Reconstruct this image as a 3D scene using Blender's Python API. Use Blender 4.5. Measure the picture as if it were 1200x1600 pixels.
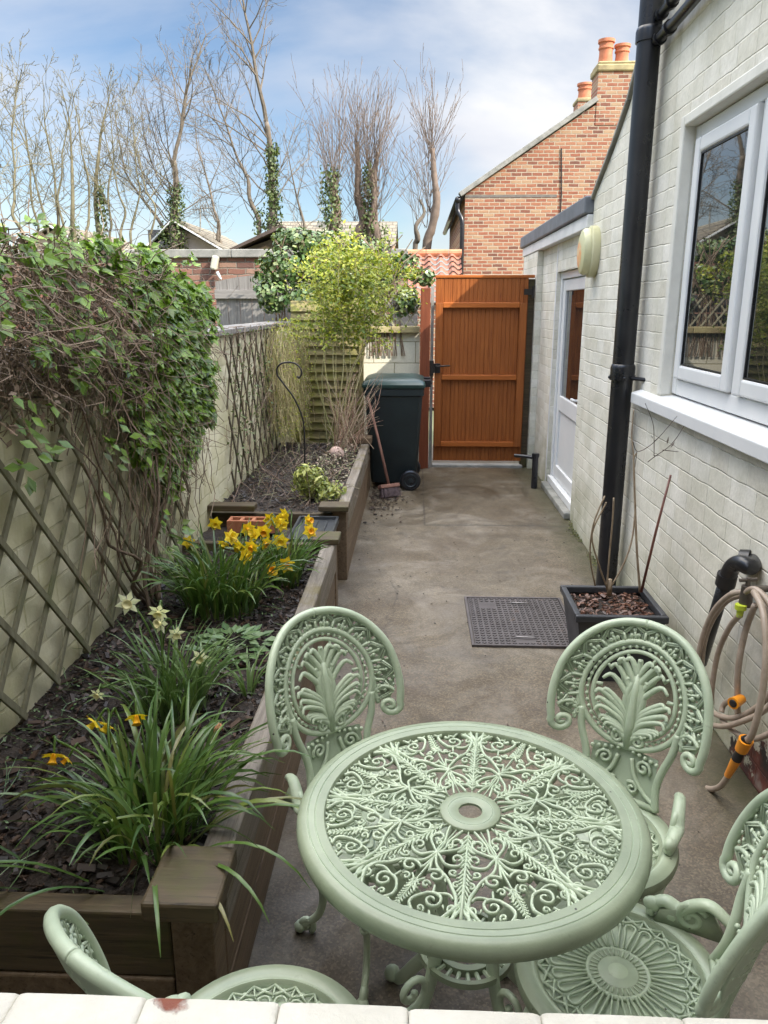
import bpy, math, random
from math import sin, cos, pi, radians, atan2, sqrt
from mathutils import Vector, Matrix, noise as mnoise
random.seed(7)
for o in list(bpy.data.objects): bpy.data.objects.remove(o)
S = bpy.context.scene
# ------------------------------------------------------------------ camera
CAMH = 1.72; FPX = 1200.0; PITCH = radians(15.02); YAW = radians(2.30)
cam = bpy.data.cameras.new('camera'); camo = bpy.data.objects.new('camera', cam)
S.collection.objects.link(camo); S.camera = camo
camo.location = (0, 0, CAMH); camo.rotation_euler = (pi/2 - PITCH, 0, YAW)
cam.sensor_fit = 'VERTICAL'; cam.sensor_height = 36.0; cam.lens = 36.0*FPX/1600
cam.clip_start = 0.05; cam.clip_end = 3000
S.render.resolution_x = 768; S.render.resolution_y = 1024
# ------------------------------------------------------------------ light
SKY_FRONT, SKY_TOP = 0.37, 3.6      # gain added to the unseen sky overhead to lift the shade; kept low near the horizon
SUN = Vector((0.67, -0.43, 0.60)).normalized()
w = bpy.data.worlds.new('World'); S.world = w; w.use_nodes = True
nt = w.node_tree; nt.nodes.clear()
def N(t, ty, **k):
    n = t.nodes.new(ty)
    for a, b in k.items(): setattr(n, a, b)
    return n
out = N(nt, 'ShaderNodeOutputWorld'); bg = N(nt, 'ShaderNodeBackground')
sky = N(nt, 'ShaderNodeTexSky', sky_type='NISHITA', sun_disc=False)
sky.sun_elevation = math.asin(SUN.z); sky.sun_rotation = atan2(SUN.x, SUN.y)
sky.air_density = 1.0; sky.dust_density = 0.6; sky.ozone_density = 2.2
tc = N(nt, 'ShaderNodeTexCoord'); mp = N(nt, 'ShaderNodeMapping')
mp.inputs['Scale'].default_value = (1.0, 1.0, 2.6); mp.inputs['Location'].default_value = (6.1, 2.1, 3.3)
nz = N(nt, 'ShaderNodeTexNoise'); nz.inputs['Scale'].default_value = 1.7; nz.inputs['Detail'].default_value = 9
nz.inputs['Roughness'].default_value = 0.52; nz.inputs['Distortion'].default_value = 0.25
rp = N(nt, 'ShaderNodeValToRGB'); rp.color_ramp.elements[0].position = 0.40; rp.color_ramp.elements[1].position = 0.62
nz2 = N(nt, 'ShaderNodeTexNoise'); nz2.inputs['Scale'].default_value = 2.6; nz2.inputs['Detail'].default_value = 6
cr2 = N(nt, 'ShaderNodeValToRGB')
cr2.color_ramp.elements[0].position = 0.35; cr2.color_ramp.elements[0].color = (4.7, 5.0, 5.7, 1)
cr2.color_ramp.elements[1].position = 0.7; cr2.color_ramp.elements[1].color = (7.4, 7.3, 7.2, 1)
mixc = N(nt, 'ShaderNodeMixRGB')
L = nt.links.new
L(tc.outputs['Generated'], mp.inputs['Vector']); L(mp.outputs[0], nz.inputs['Vector']); L(mp.outputs[0], nz2.inputs['Vector'])
L(nz.outputs['Fac'], rp.inputs[0]); L(nz2.outputs['Fac'], cr2.inputs[0])
L(rp.outputs[0], mixc.inputs[0]); L(sky.outputs[0], mixc.inputs[1]); L(cr2.outputs[0], mixc.inputs[2])
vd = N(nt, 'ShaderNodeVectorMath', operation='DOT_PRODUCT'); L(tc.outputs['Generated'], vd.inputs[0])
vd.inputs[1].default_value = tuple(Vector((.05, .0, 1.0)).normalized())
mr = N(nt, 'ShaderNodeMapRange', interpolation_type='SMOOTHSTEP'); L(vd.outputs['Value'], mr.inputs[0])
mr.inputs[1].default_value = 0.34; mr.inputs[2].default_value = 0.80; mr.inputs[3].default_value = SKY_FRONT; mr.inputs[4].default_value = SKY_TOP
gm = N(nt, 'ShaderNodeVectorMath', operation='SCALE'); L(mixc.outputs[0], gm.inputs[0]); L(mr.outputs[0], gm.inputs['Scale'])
wm = N(nt, 'ShaderNodeMixRGB', blend_type='MULTIPLY'); L(gm.outputs[0], wm.inputs[1]); wm.inputs[2].default_value = (1.0, .93, .82, 1)
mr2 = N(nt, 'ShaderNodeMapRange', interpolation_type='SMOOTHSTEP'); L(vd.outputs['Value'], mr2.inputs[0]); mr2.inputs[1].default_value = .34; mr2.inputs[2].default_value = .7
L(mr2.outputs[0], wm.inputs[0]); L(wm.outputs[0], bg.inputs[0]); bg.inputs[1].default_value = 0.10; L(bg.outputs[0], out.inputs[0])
sl = bpy.data.lights.new('sun', 'SUN'); sl.energy = 2.0; sl.angle = radians(0.5); sl.color = (1.0, 0.93, 0.83)
so = bpy.data.objects.new('sun', sl); S.collection.objects.link(so)
so.rotation_euler = (-SUN).to_track_quat('-Z', 'Y').to_euler(); so.location = (6, -4, 9)
S.view_settings.view_transform = 'Standard'; S.view_settings.look = 'None'
S.view_settings.exposure = 2.08; S.view_settings.gamma = 1.0
S.render.engine = 'CYCLES'
# ------------------------------------------------------------------ helpers
RT = Vector((cos(YAW), sin(YAW), 0)); FW = Vector((-sin(YAW)*cos(PITCH), cos(YAW)*cos(PITCH), -sin(PITCH))); UPV = RT.cross(FW)
def at(x, y, Y):                       # point of the photograph's ray at world depth Y
    d = FW + RT*((x-600)/FPX) - UPV*((y-800)/FPX)
    return Vector((0, 0, CAMH)) + d*(Y/d.y)
class G:
    def __init__(s): s.v = []; s.f = []; s.m = []
    def add(s, vs, fs, mi=0):
        b = len(s.v); s.v.extend(tuple(p) for p in vs)
        s.f.extend(tuple(i+b for i in q) for q in fs); s.m.extend([mi]*len(fs)); return s
    def box(s, x0, x1, y0, y1, z0, z1, mi=0):
        vs = [(x0,y0,z0),(x1,y0,z0),(x1,y1,z0),(x0,y1,z0),(x0,y0,z1),(x1,y0,z1),(x1,y1,z1),(x0,y1,z1)]
        return s.add(vs, [(0,3,2,1),(4,5,6,7),(0,1,5,4),(1,2,6,5),(2,3,7,6),(3,0,4,7)], mi)
    def obox(s, c, size, R, mi=0):
        hx, hy, hz = size[0]/2, size[1]/2, size[2]/2; c = Vector(c)
        vs = [c + R @ Vector(p) for p in [(-hx,-hy,-hz),(hx,-hy,-hz),(hx,hy,-hz),(-hx,hy,-hz),(-hx,-hy,hz),(hx,-hy,hz),(hx,hy,hz),(-hx,hy,hz)]]
        return s.add(vs, [(0,3,2,1),(4,5,6,7),(0,1,5,4),(1,2,6,5),(2,3,7,6),(3,0,4,7)], mi)
    def bar(s, a, b, wd, th, up=(0,0,1), mi=0):
        a = Vector(a); b = Vector(b); d = (b-a); Ln = d.length; d.normalize()
        x = Vector(up).cross(d)
        if x.length < 1e-4: x = Vector((1,0,0))
        x.normalize(); y = d.cross(x)
        R = Matrix((x, y, d)).transposed()
        return s.obox((a+b)/2, (wd, th, Ln), R, mi)
    def tube(s, pts, r, n=8, caps=True, mi=0, asp=1.0, ref=None):
        pts = [Vector(p) for p in pts]; k = len(pts)
        if k < 2: return s
        rr = r if hasattr(r, '__len__') else [r]*k
        vs = []; nrm = None
        for i in range(k):
            t = (pts[min(i+1,k-1)] - pts[max(i-1,0)])
            if t.length < 1e-9: t = Vector((0,0,1))
            t.normalize()
            if ref is not None:
                nn = Vector(ref) - t*Vector(ref).dot(t)
                if nn.length > 1e-3: nrm = nn.normalized()
            if nrm is None:
                nrm = t.cross(Vector((0,0,1)) if abs(t.z) < .9 else Vector((1,0,0))).normalized()
            nrm = (nrm - t*nrm.dot(t))
            nrm = nrm.normalized() if nrm.length > 1e-6 else t.orthogonal().normalized()
            bi = t.cross(nrm)
            for j in range(n):
                a = 2*pi*j/n
                vs.append(pts[i] + (nrm*cos(a)*asp + bi*sin(a))*rr[i])
        fs = [(i*n+j, i*n+(j+1)%n, (i+1)*n+(j+1)%n, (i+1)*n+j) for i in range(k-1) for j in range(n)]
        if caps: fs += [tuple(range(n-1,-1,-1)), tuple((k-1)*n+j for j in range(n))]
        return s.add(vs, fs, mi)
    def cyl(s, a, b, r, n=16, r2=None, mi=0): return s.tube([a, b], [r, r if r2 is None else r2], n, True, mi)
    def lathe(s, prof, c=(0,0,0), n=32, M=None, mi=0, close=False):
        c = Vector(c); vs = []; k = len(prof)
        for (r, z) in prof:
            for j in range(n):
                a = 2*pi*j/n; p = Vector((r*cos(a), r*sin(a), z))
                if M is not None: p = M @ p
                vs.append(c+p)
        fs = [(i*n+j, i*n+(j+1)%n, (i+1)*n+(j+1)%n, (i+1)*n+j) for i in range(k-1) for j in range(n)]
        if close: fs += [((k-1)*n+j, (k-1)*n+(j+1)%n, (j+1)%n, j) for j in range(n)]
        else:
            if prof[0][0] > 1e-6: fs.append(tuple(range(n-1,-1,-1)))
            if prof[-1][0] > 1e-6: fs.append(tuple((k-1)*n+j for j in range(n)))
        return s.add(vs, fs, mi)
    def blob(s, c, r, nu=8, nv=5, sc=(1,1,1), mi=0):
        c = Vector(c); vs = [c+Vector((0,0,r*sc[2]))]
        for i in range(1, nv):
            a = pi*i/nv
            for j in range(nu):
                b = 2*pi*j/nu; vs.append(c+Vector((r*sin(a)*cos(b)*sc[0], r*sin(a)*sin(b)*sc[1], r*cos(a)*sc[2])))
        vs.append(c-Vector((0,0,r*sc[2]))); fs = [(0, 1+j, 1+(j+1)%nu) for j in range(nu)]
        for i in range(nv-2):
            for j in range(nu): fs.append((1+i*nu+j, 1+(i+1)*nu+j, 1+(i+1)*nu+(j+1)%nu, 1+i*nu+(j+1)%nu))
        e = len(vs)-1; b0 = 1+(nv-2)*nu
        fs += [(e, b0+(j+1)%nu, b0+j) for j in range(nu)]
        return s.add(vs, fs, mi)
    def prism(s, poly, axis, a, b, mi=0):          # extrude a 2-D outline (ccw) along an axis
        def P(u, v, t): return (t,u,v) if axis == 'x' else ((u,t,v) if axis == 'y' else (u,v,t))
        n = len(poly); vs = [P(u,v,a) for u, v in poly] + [P(u,v,b) for u, v in poly]
        fs = [tuple(range(n)), tuple(range(2*n-1, n-1, -1))] + [(i, i+n, (i+1)%n+n, (i+1)%n) for i in range(n)]
        return s.add(vs, fs, mi)
    def leaf(s, p, d, nrm, ln, wd, fold=.25, droop=.0, mi=0):
        d = d.normalized(); sd = d.cross(nrm)
        if sd.length < 1e-4: sd = d.orthogonal()
        sd.normalize(); up = sd.cross(d)
        m = p + d*ln*.5 - up*wd*fold; t = p + d*ln - up*(wd*fold*.5 + droop*ln)
        return s.add([p, p+d*ln*.45+sd*wd*.5, t, p+d*ln*.45-sd*wd*.5, m], [(0,4,2,1),(0,3,2,4)], mi)
    def blade(s, p, az, ln, wd, lift=1.3, bend=1.6, segs=7, mi=0, twist=0.0):
        # strap leaf: starts at elevation `lift`, bends over by `bend` radians along its length
        p = Vector(p); vs = []; e = lift
        h = Vector((cos(az), sin(az), 0)); sd = Vector((-sin(az), cos(az), 0))
        for i in range(segs+1):
            t = i/segs; wv = wd*(0.75+.5*t)*(1-t**4*.92)*.5
            sdd = (sd*cos(twist*t) + Vector((0,0,1))*sin(twist*t))
            up = Vector((0,0,1))*cos(e) - h*sin(e)
            vs += [p - sdd*wv + up*wv*.35, p.copy(), p + sdd*wv + up*wv*.35]
            e2 = lift - bend*(t**1.7); e = e2
            p = p + (h*cos(e) + Vector((0,0,1))*sin(e))*(ln/segs)
        fs = []
        for i in range(segs): a = i*3; fs += [(a,a+1,a+4,a+3),(a+1,a+2,a+5,a+4)]
        return s.add(vs, fs, mi)
    def build(s, name, mats, parent=None, smooth=False, bevel=0, origin=None, local=False, fixn=False, auto=None):
        me = bpy.data.meshes.new(name)
        off = Vector((0,0,0))
        if parent is not None and not local: off = Vector(parent['_o'])
        elif origin is not None: off = Vector(origin)
        elif parent is None and not local and s.v:
            xs = [p[0] for p in s.v]; ys = [p[1] for p in s.v]; zs = [p[2] for p in s.v]
            off = Vector(((min(xs)+max(xs))/2, (min(ys)+max(ys))/2, min(zs)))
        me.from_pydata([(p[0]-off.x, p[1]-off.y, p[2]-off.z) for p in s.v], [], s.f)
        if not isinstance(mats, (list, tuple)): mats = [mats]
        for m in mats: me.materials.append(m)
        if len(mats) > 1: me.polygons.foreach_set('material_index', s.m)
        if fixn:
            import bmesh
            b = bmesh.new(); b.from_mesh(me); bmesh.ops.recalc_face_normals(b, faces=b.faces); b.to_mesh(me); b.free()
        if smooth: me.polygons.foreach_set('use_smooth', [True]*len(me.polygons))
        me.update()
        o = bpy.data.objects.new(name, me); S.collection.objects.link(o)
        if auto is not None and smooth:
            try: me.set_sharp_from_angle(angle=auto)
            except Exception: pass
        if parent is not None:
            o.parent = parent
            o['_o'] = tuple(off)
        else:
            o.location = off; o['_o'] = tuple(off)
        if bevel:
            md = o.modifiers.new('bevel', 'BEVEL'); md.width = bevel; md.segments = 2; md.limit_method = 'ANGLE'; md.angle_limit = radians(40)
        return o
def tag(o, label, cat, group=None, kind=None):
    if label: o['label'] = label
    if cat: o['category'] = cat
    if group: o['group'] = group
    if kind: o['kind'] = kind
    return o
def thing(name, label, cat, loc=(0,0,0), rz=0, group=None):
    o = bpy.data.objects.new(name, None); S.collection.objects.link(o)
    o.empty_display_size = .1; o.location = loc; o.rotation_euler = (0,0,rz); o['_o'] = tuple(loc)
    return tag(o, label, cat, group)
def struct(name, g, m, **k):
    o = g.build(name, m, **k); o['kind'] = 'structure'; return o
def crom(P, n=8, closed=False):
    P = [Vector(p) for p in P]; k = len(P); out = []
    rng = range(k if closed else k-1)
    for i in rng:
        if closed: a, b, c, d = P[(i-1)%k], P[i], P[(i+1)%k], P[(i+2)%k]
        else: a, b, c, d = P[max(i-1,0)], P[i], P[i+1], P[min(i+2,k-1)]
        for j in range(n):
            t = j/n
            out.append(.5*((2*b)+(c-a)*t+(2*a-5*b+4*c-d)*t*t+(3*b-a-3*c+d)*t*t*t))
    if not closed: out.append(P[-1])
    return out
# ------------------------------------------------------------------ materials
def newmat(name):
    m = bpy.data.materials.new(name); m.use_nodes = True; t = m.node_tree; t.nodes.clear()
    o = N(t, 'ShaderNodeOutputMaterial'); p = N(t, 'ShaderNodeBsdfPrincipled'); t.links.new(p.outputs[0], o.inputs[0])
    return m, t, p, o
def ramp(t, fac, stops):
    r = N(t, 'ShaderNodeValToRGB'); e = r.color_ramp.elements
    while len(e) < len(stops): e.new(0.5)
    for i, (p, c) in enumerate(stops): e[i].position = p; e[i].color = (*c, 1) if len(c) == 3 else c
    t.links.new(fac, r.inputs[0]); return r.outputs[0]
def noise(t, vec, sc, det=4, rough=.55, dist=0):
    n = N(t, 'ShaderNodeTexNoise'); n.inputs['Scale'].default_value = sc; n.inputs['Detail'].default_value = det
    n.inputs['Roughness'].default_value = rough; n.inputs['Distortion'].default_value = dist
    t.links.new(vec, n.inputs['Vector']); return n.outputs['Fac']
def mix(t, f, a, b, mode='MIX'):
    m = N(t, 'ShaderNodeMixRGB', blend_type=mode)
    for i, x in enumerate((f, a, b)):
        if isinstance(x, (int, float)): m.inputs[i].default_value = x if i == 0 else (x,x,x,1)
        elif isinstance(x, tuple): m.inputs[i].default_value = (*x, 1)[:4]
        else: t.links.new(x, m.inputs[i])
    return m.outputs[0]
def mth(t, op, a, b=0.0, clamp=False):
    m = N(t, 'ShaderNodeMath', operation=op, use_clamp=clamp)
    for i, x in enumerate((a, b)):
        if isinstance(x, (int, float)): m.inputs[i].default_value = x
        else: t.links.new(x, m.inputs[i])
    return m.outputs[0]
def bump(t, p, h, st, dist=.01, prev=None):
    b = N(t, 'ShaderNodeBump'); b.inputs['Strength'].default_value = st; b.inputs['Distance'].default_value = dist
    t.links.new(h, b.inputs['Height'])
    if prev is not None: t.links.new(prev, b.inputs['Normal'])
    t.links.new(b.outputs[0], p.inputs['Normal']); return b.outputs[0]
def coords(t, world=True, scale=(1,1,1)):
    if world: v = N(t, 'ShaderNodeNewGeometry').outputs['Position']
    else: v = N(t, 'ShaderNodeTexCoord').outputs['Object']
    if scale != (1,1,1):
        m = N(t, 'ShaderNodeMapping'); m.inputs['Scale'].default_value = scale; t.links.new(v, m.inputs[0]); v = m.outputs[0]
    return v
def simple(name, c1, c2=None, sc=8, rough=.6, bmp=0, bsc=60, metal=0, world=True, stretch=(1,1,1), bd=.003, rvar=0):
    m, t, p, o = newmat(name); v = coords(t, world, stretch)
    if c2 is None: p.inputs['Base Color'].default_value = (*c1, 1)
    else: t.links.new(ramp(t, noise(t, v, sc, 6, .6), [(.32, c1), (.68, c2)]), p.inputs['Base Color'])
    p.inputs['Roughness'].default_value = rough; p.inputs['Metallic'].default_value = metal
    if rvar:
        t.links.new(mth(t, 'ADD', mth(t, 'MULTIPLY', noise(t, v, sc*1.7, 5), rvar), rough-rvar*.5), p.inputs['Roughness'])
    if bmp: bump(t, p, noise(t, v, bsc, 5), bmp, bd)
    return m
def leafmat(name, cols, rough=.45, trans=.35):
    m, t, p, o = newmat(name)
    g = N(t, 'ShaderNodeNewGeometry'); n = len(cols)
    c = ramp(t, g.outputs['Random Per Island'], [(i/max(1,n-1), cc) for i, cc in enumerate(cols)])
    t.links.new(c, p.inputs['Base Color']); p.inputs['Roughness'].default_value = rough
    tr = N(t, 'ShaderNodeBsdfTranslucent'); t.links.new(mix(t, 1.0, c, (.95,1.0,.55), 'MULTIPLY'), tr.inputs[0])
    ms = N(t, 'ShaderNodeMixShader'); ms.inputs[0].default_value = trans
    t.links.new(p.outputs[0], ms.inputs[1]); t.links.new(tr.outputs[0], ms.inputs[2]); t.links.new(ms.outputs[0], o.inputs[0])
    return m
def brickmat(name, axis, cols, mortar, bw=.225, rh=.075, ms=.010, st=.6, grime=None, paint=False, peel=None, wob=.006, rough=.75, sq=1.0, lum=0.0, soft=.35):
    m, t, p, o = newmat(name); pos = coords(t)
    sp = N(t, 'ShaderNodeSeparateXYZ'); t.links.new(pos, sp.inputs[0])
    n1 = N(t, 'ShaderNodeTexNoise'); n1.inputs['Scale'].default_value = 7.0; n1.inputs['Detail'].default_value = 6; n1.inputs['Roughness'].default_value = .65; t.links.new(pos, n1.inputs['Vector'])
    s2 = N(t, 'ShaderNodeSeparateColor'); t.links.new(n1.outputs['Color'], s2.inputs[0])
    a = mth(t, 'ADD', sp.outputs[0 if axis == 'x' else 1], mth(t, 'MULTIPLY', mth(t, 'SUBTRACT', s2.outputs[0], .5), wob*5))
    z = mth(t, 'ADD', sp.outputs[2], mth(t, 'MULTIPLY', mth(t, 'SUBTRACT', s2.outputs[1], .5), wob*5))
    cb = N(t, 'ShaderNodeCombineXYZ'); t.links.new(a, cb.inputs[0]); t.links.new(z, cb.inputs[1])
    b = N(t, 'ShaderNodeTexBrick'); b.inputs['Scale'].default_value = 1; b.inputs['Brick Width'].default_value = bw
    b.inputs['Row Height'].default_value = rh; b.inputs['Mortar Size'].default_value = ms; b.inputs['Mortar Smooth'].default_value = soft
    b.inputs['Color1'].default_value = (0,0,0,1); b.inputs['Color2'].default_value = (1,1,1,1); b.inputs['Mortar'].default_value = (.5,.5,.5,1)
    b.inputs['Bias'].default_value = 0; b.offset_frequency = 2; b.squash = sq; b.squash_frequency = 2
    t.links.new(cb.outputs[0], b.inputs['Vector'])
    tone = mix(t, .35, b.outputs['Color'], noise(t, pos, 9, 6, .65))
    col = ramp(t, tone, [(i/max(1,len(cols)-1)*.7+.15, c) for i, c in enumerate(cols)])
    fine = noise(t, pos, 45, 6, .65); med = noise(t, pos, 14, 5, .6)
    edge = mth(t, 'ADD', b.outputs['Fac'], mth(t, 'MULTIPLY', mth(t, 'SUBTRACT', med, .5), .5 if not paint else .8), True)
    mfac = mth(t, 'MULTIPLY', mth(t, 'MULTIPLY', b.outputs['Fac'], 1.0 if not paint else .75), 1.0 if not paint else mth(t, 'MULTIPLY', mth(t, 'SUBTRACT', noise(t, pos, 7, 4), .3, True), 2.6, True))
    col = mix(t, mfac, col, mortar)
    col = mix(t, mth(t, 'MULTIPLY', mth(t,'SUBTRACT', fine, .35, True), .5), col, (0.25,0.22,0.18), 'MULTIPLY')
    if grime is not None:
        zz, gc, amt = grime
        gz = mth(t, 'SUBTRACT', 1.0, mth(t, 'DIVIDE', sp.outputs[2], zz), True)
        ns = ramp(t, noise(t, pos, 3.5, 7, .65), [(.42, (0,0,0)), (.62, (1,1,1))])
        f = mth(t, 'ADD', mth(t, 'MULTIPLY', mth(t, 'MULTIPLY', gz, amt), noise(t, pos, 6, 5)), mth(t, 'MULTIPLY', ns, amt*.22), True)
        col = mix(t, f, col, gc)
    if peel is not None:
        zz, y0 = peel
        gz = mth(t, 'SUBTRACT', 1.25, mth(t, 'DIVIDE', sp.outputs[2], zz), True)
        gy = mth(t, 'MULTIPLY', mth(t, 'SUBTRACT', y0, sp.outputs[1]), .8, True)
        pn = ramp(t, mth(t, 'MULTIPLY', mth(t,'MULTIPLY', gz, gy), mth(t,'MULTIPLY',noise(t, pos, 11, 6, .7),2.0)), [(.42, (0,0,0)), (.46, (1,1,1))])
        rc = ramp(t, noise(t, pos, 7, 4), [(.4, (.03,.022,.02)), (.55, (.16,.045,.03)), (.7, (.28,.24,.2))])
        col = mix(t, pn, col, rc)
    t.links.new(col, p.inputs['Base Color']); p.inputs['Roughness'].default_value = rough
    h = mth(t, 'SUBTRACT', mth(t, 'ADD', mth(t, 'MULTIPLY', fine, .22), mth(t, 'MULTIPLY', med, .55)), mth(t, 'MULTIPLY', b.outputs['Fac'], 1.0 if not paint else mth(t, 'ADD', .25, mth(t, 'MULTIPLY', mth(t, 'SUBTRACT', noise(t, pos, 5, 5), .38, True), 3.5, True))))
    bump(t, p, h, st, .012)
    return m
def woodmat(name, c1, c2, axis='y', rough=.7, bmp=.5, sc=1.0, dark=None, world=True, moss=None, spec=.3):
    m, t, p, o = newmat(name)
    st = {'x': (1.2,22,22), 'y': (22,1.2,22), 'z': (22,22,1.2)}[axis]
    v = coords(t, world, tuple(q*sc for q in st)); v0 = coords(t, world)
    n = noise(t, v, 2.2, 8, .65, .6)
    col = ramp(t, n, [(.3, c1), (.7, c2)])
    big = noise(t, v0, 2.5, 5, .6)
    col = mix(t, mth(t, 'MULTIPLY', big, .35), col, c1)
    if dark is not None: col = mix(t, ramp(t, noise(t, v, 4.5, 4, .7), [(.28, (1,1,1)), (.42, (0,0,0))]), col, dark)
    if moss is not None: col = mix(t, ramp(t, noise(t, v0, 6, 6, .65), [(.5, (0,0,0)), (.65, (.8,.8,.8))]), col, moss)
    t.links.new(col, p.inputs['Base Color']); p.inputs['Roughness'].default_value = rough
    p.inputs['Specular IOR Level'].default_value = spec
    bump(t, p, n, bmp, .004)
    return m
M = {}
M['cream_r'] = brickmat('painted_brick_cream', 'y', [(.68,.64,.54),(.75,.72,.62),(.80,.77,.69)], (.64,.61,.52), paint=True, st=.55, grime=(.55,(.24,.24,.14),1.2), peel=(.30,3.3), ms=.005, wob=.0042, bw=.235, rh=.088, sq=.8, soft=.9)
M['cream_x'] = brickmat('painted_brick_front', 'x', [(.56,.54,.48),(.68,.66,.60)], (.45,.43,.38), paint=True, st=.7, ms=.008, rh=.095, sq=.5)
M['cream_l'] = brickmat('painted_brick_algae', 'y', [(.60,.56,.39),(.71,.67,.51),(.78,.74,.59)], (.46,.43,.27), paint=True, st=.7, grime=(2.2,(.30,.28,.09),.85), bw=.235, rh=.095, ms=.006, wob=.005)
M['brick_red'] = brickmat('red_brick', 'x', [(.13,.05,.03),(.26,.085,.042),(.33,.145,.075),(.35,.23,.13)], (.38,.32,.23), ms=.011, st=.8)
M['brick_old'] = brickmat('old_red_brick', 'x', [(.13,.055,.04),(.25,.095,.06),(.32,.19,.13)], (.22,.18,.14), ms=.010, st=.9, wob=.01, soft=.6, grime=(5,(.12,.11,.08),.5))
M['block'] = brickmat('painted_block', 'x', [(.64,.61,.48),(.72,.69,.56)], (.34,.31,.2), bw=.45, rh=.225, ms=.006, st=.4, wob=.003)
M['stonecap'] = simple('stone_coping', (.16,.16,.14), (.30,.29,.26), 7, .85, .6, 30)
M['lichen'] = simple('lichen_mortar', (.22,.17,.09), (.42,.36,.18), 5, .9, .7, 25)
M['upvc'] = simple('white_upvc', (.62,.63,.63), (.70,.70,.69), 3, .35, .03, 20)
M['upvc_dirty'] = simple('weathered_white_board', (.55,.56,.56), (.74,.74,.73), 5, .45, .1, 20)
M['lead'] = simple('grey_roof_edge', (.10,.11,.125), (.16,.17,.19), 6, .55, .3, 20)
M['blackpl'] = simple('black_plastic', (.008,.008,.010), (.018,.018,.020), 5, .30, .15, 30, rvar=.25)
M['iron'] = simple('black_iron', (.012,.011,.010), (.03,.024,.02), 20, .5, .3, 60, metal=.3)
M['terra'] = simple('terracotta', (.42,.13,.06), (.55,.21,.11), 7, .8, .3, 30)
M['soil'] = simple('soil', (.012,.009,.007), (.045,.030,.020), 18, .85, 1.0, 45, bd=.02)
M['chip'] = leafmat('bark_chip', [(.012,.008,.006),(.02,.012,.008),(.035,.019,.012),(.075,.040,.022),(.02,.014,.010),(.014,.010,.008)], .55, 0.0)
M['gatewood'] = woodmat('orange_stained_wood', (.20,.056,.013), (.36,.115,.026), 'z', .45, .4, dark=(.15,.035,.010))
M['gatewood_x'] = woodmat('orange_stained_rail', (.30,.078,.013), (.42,.13,.026), 'x', .5, .3)
M['postwood'] = woodmat('red_brown_post', (.12,.032,.014), (.22,.065,.028), 'z', .55, .4, dark=(.07,.02,.01))
M['greywood_z'] = woodmat('grey_weathered_boards', (.13,.12,.11), (.28,.265,.245), 'z', .85, .6, dark=(.09,.08,.07))
M['greywood_x'] = woodmat('grey_weathered_rail', (.13,.12,.11), (.28,.265,.245), 'x', .85, .6)
M['sleeper_y'] = woodmat('weathered_sleeper', (.10,.082,.062), (.29,.255,.215), 'y', .5, 1.0, dark=(.03,.024,.02), moss=(.12,.095,.03))
M['sleeper_side'] = woodmat('sleeper_side', (.095,.062,.036), (.20,.14,.088), 'y', .55, .7, dark=(.03,.018,.01))
M['sleeper_x'] = woodmat('damp_sleeper', (.04,.030,.017), (.12,.086,.048), 'x', .55, .6, dark=(.016,.011,.007), moss=(.07,.065,.02))
M['fence_x'] = woodmat('mossy_lap_fence', (.17,.14,.06), (.34,.29,.14), 'x', .8, .5, moss=(.24,.25,.05))
M['fencegrey'] = woodmat('dark_grey_fence', (.075,.075,.08), (.13,.13,.135), 'x', .7, .3)
M['trellis'] = woodmat('trellis_lath', (.12,.11,.07), (.24,.225,.15), 'z', .8, .4, world=True, moss=(.10,.11,.05))
M['trellis_dark'] = woodmat('dark_trellis_lath', (.05,.04,.025), (.12,.10,.065), 'z', .85, .4)
M['trellis_pale'] = woodmat('pale_trellis_lath', (.30,.28,.19), (.45,.42,.30), 'z', .8, .3)
M['green'] = None
def greenpaint():
    m, t, p, o = newmat('sage_green_paint'); v = coords(t, False); g = N(t, 'ShaderNodeNewGeometry')
    n = noise(t, v, 9, 6, .6)
    c = ramp(t, n, [(.3, (.335,.405,.305)), (.7, (.40,.47,.365))])
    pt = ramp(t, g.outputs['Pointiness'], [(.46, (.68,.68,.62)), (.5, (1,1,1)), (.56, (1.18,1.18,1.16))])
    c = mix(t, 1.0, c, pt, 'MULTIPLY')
    dirt = ramp(t, noise(t, v, 26, 6, .75), [(.60, (0,0,0)), (.74, (1,1,1))])
    c = mix(t, mth(t, 'MULTIPLY', dirt, .45), c, (.14,.15,.10))
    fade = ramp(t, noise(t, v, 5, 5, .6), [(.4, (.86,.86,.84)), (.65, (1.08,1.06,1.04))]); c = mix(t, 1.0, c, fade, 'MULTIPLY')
    vc = N(t, 'ShaderNodeTexVoronoi'); vc.inputs['Scale'].default_value = 42; t.links.new(v, vc.inputs['Vector'])
    scv = N(t, 'ShaderNodeSeparateColor'); t.links.new(vc.outputs['Color'], scv.inputs[0])
    chip = mth(t, 'MULTIPLY', mth(t, 'LESS_THAN', mth(t, 'ADD', vc.outputs['Distance'], mth(t, 'MULTIPLY', noise(t, v, 300, 3), .15)), .19), mth(t, 'GREATER_THAN', scv.outputs[0], .955))
    c = mix(t, chip, c, (.035,.03,.022))
    t.links.new(c, p.inputs['Base Color']); p.inputs['Roughness'].default_value = .38
    t.links.new(mth(t, 'ADD', mth(t, 'MULTIPLY', n, .3), .24), p.inputs['Roughness'])
    bump(t, p, noise(t, v, 130, 4), .18, .002)
    return m
M['green'] = greenpaint()
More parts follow.
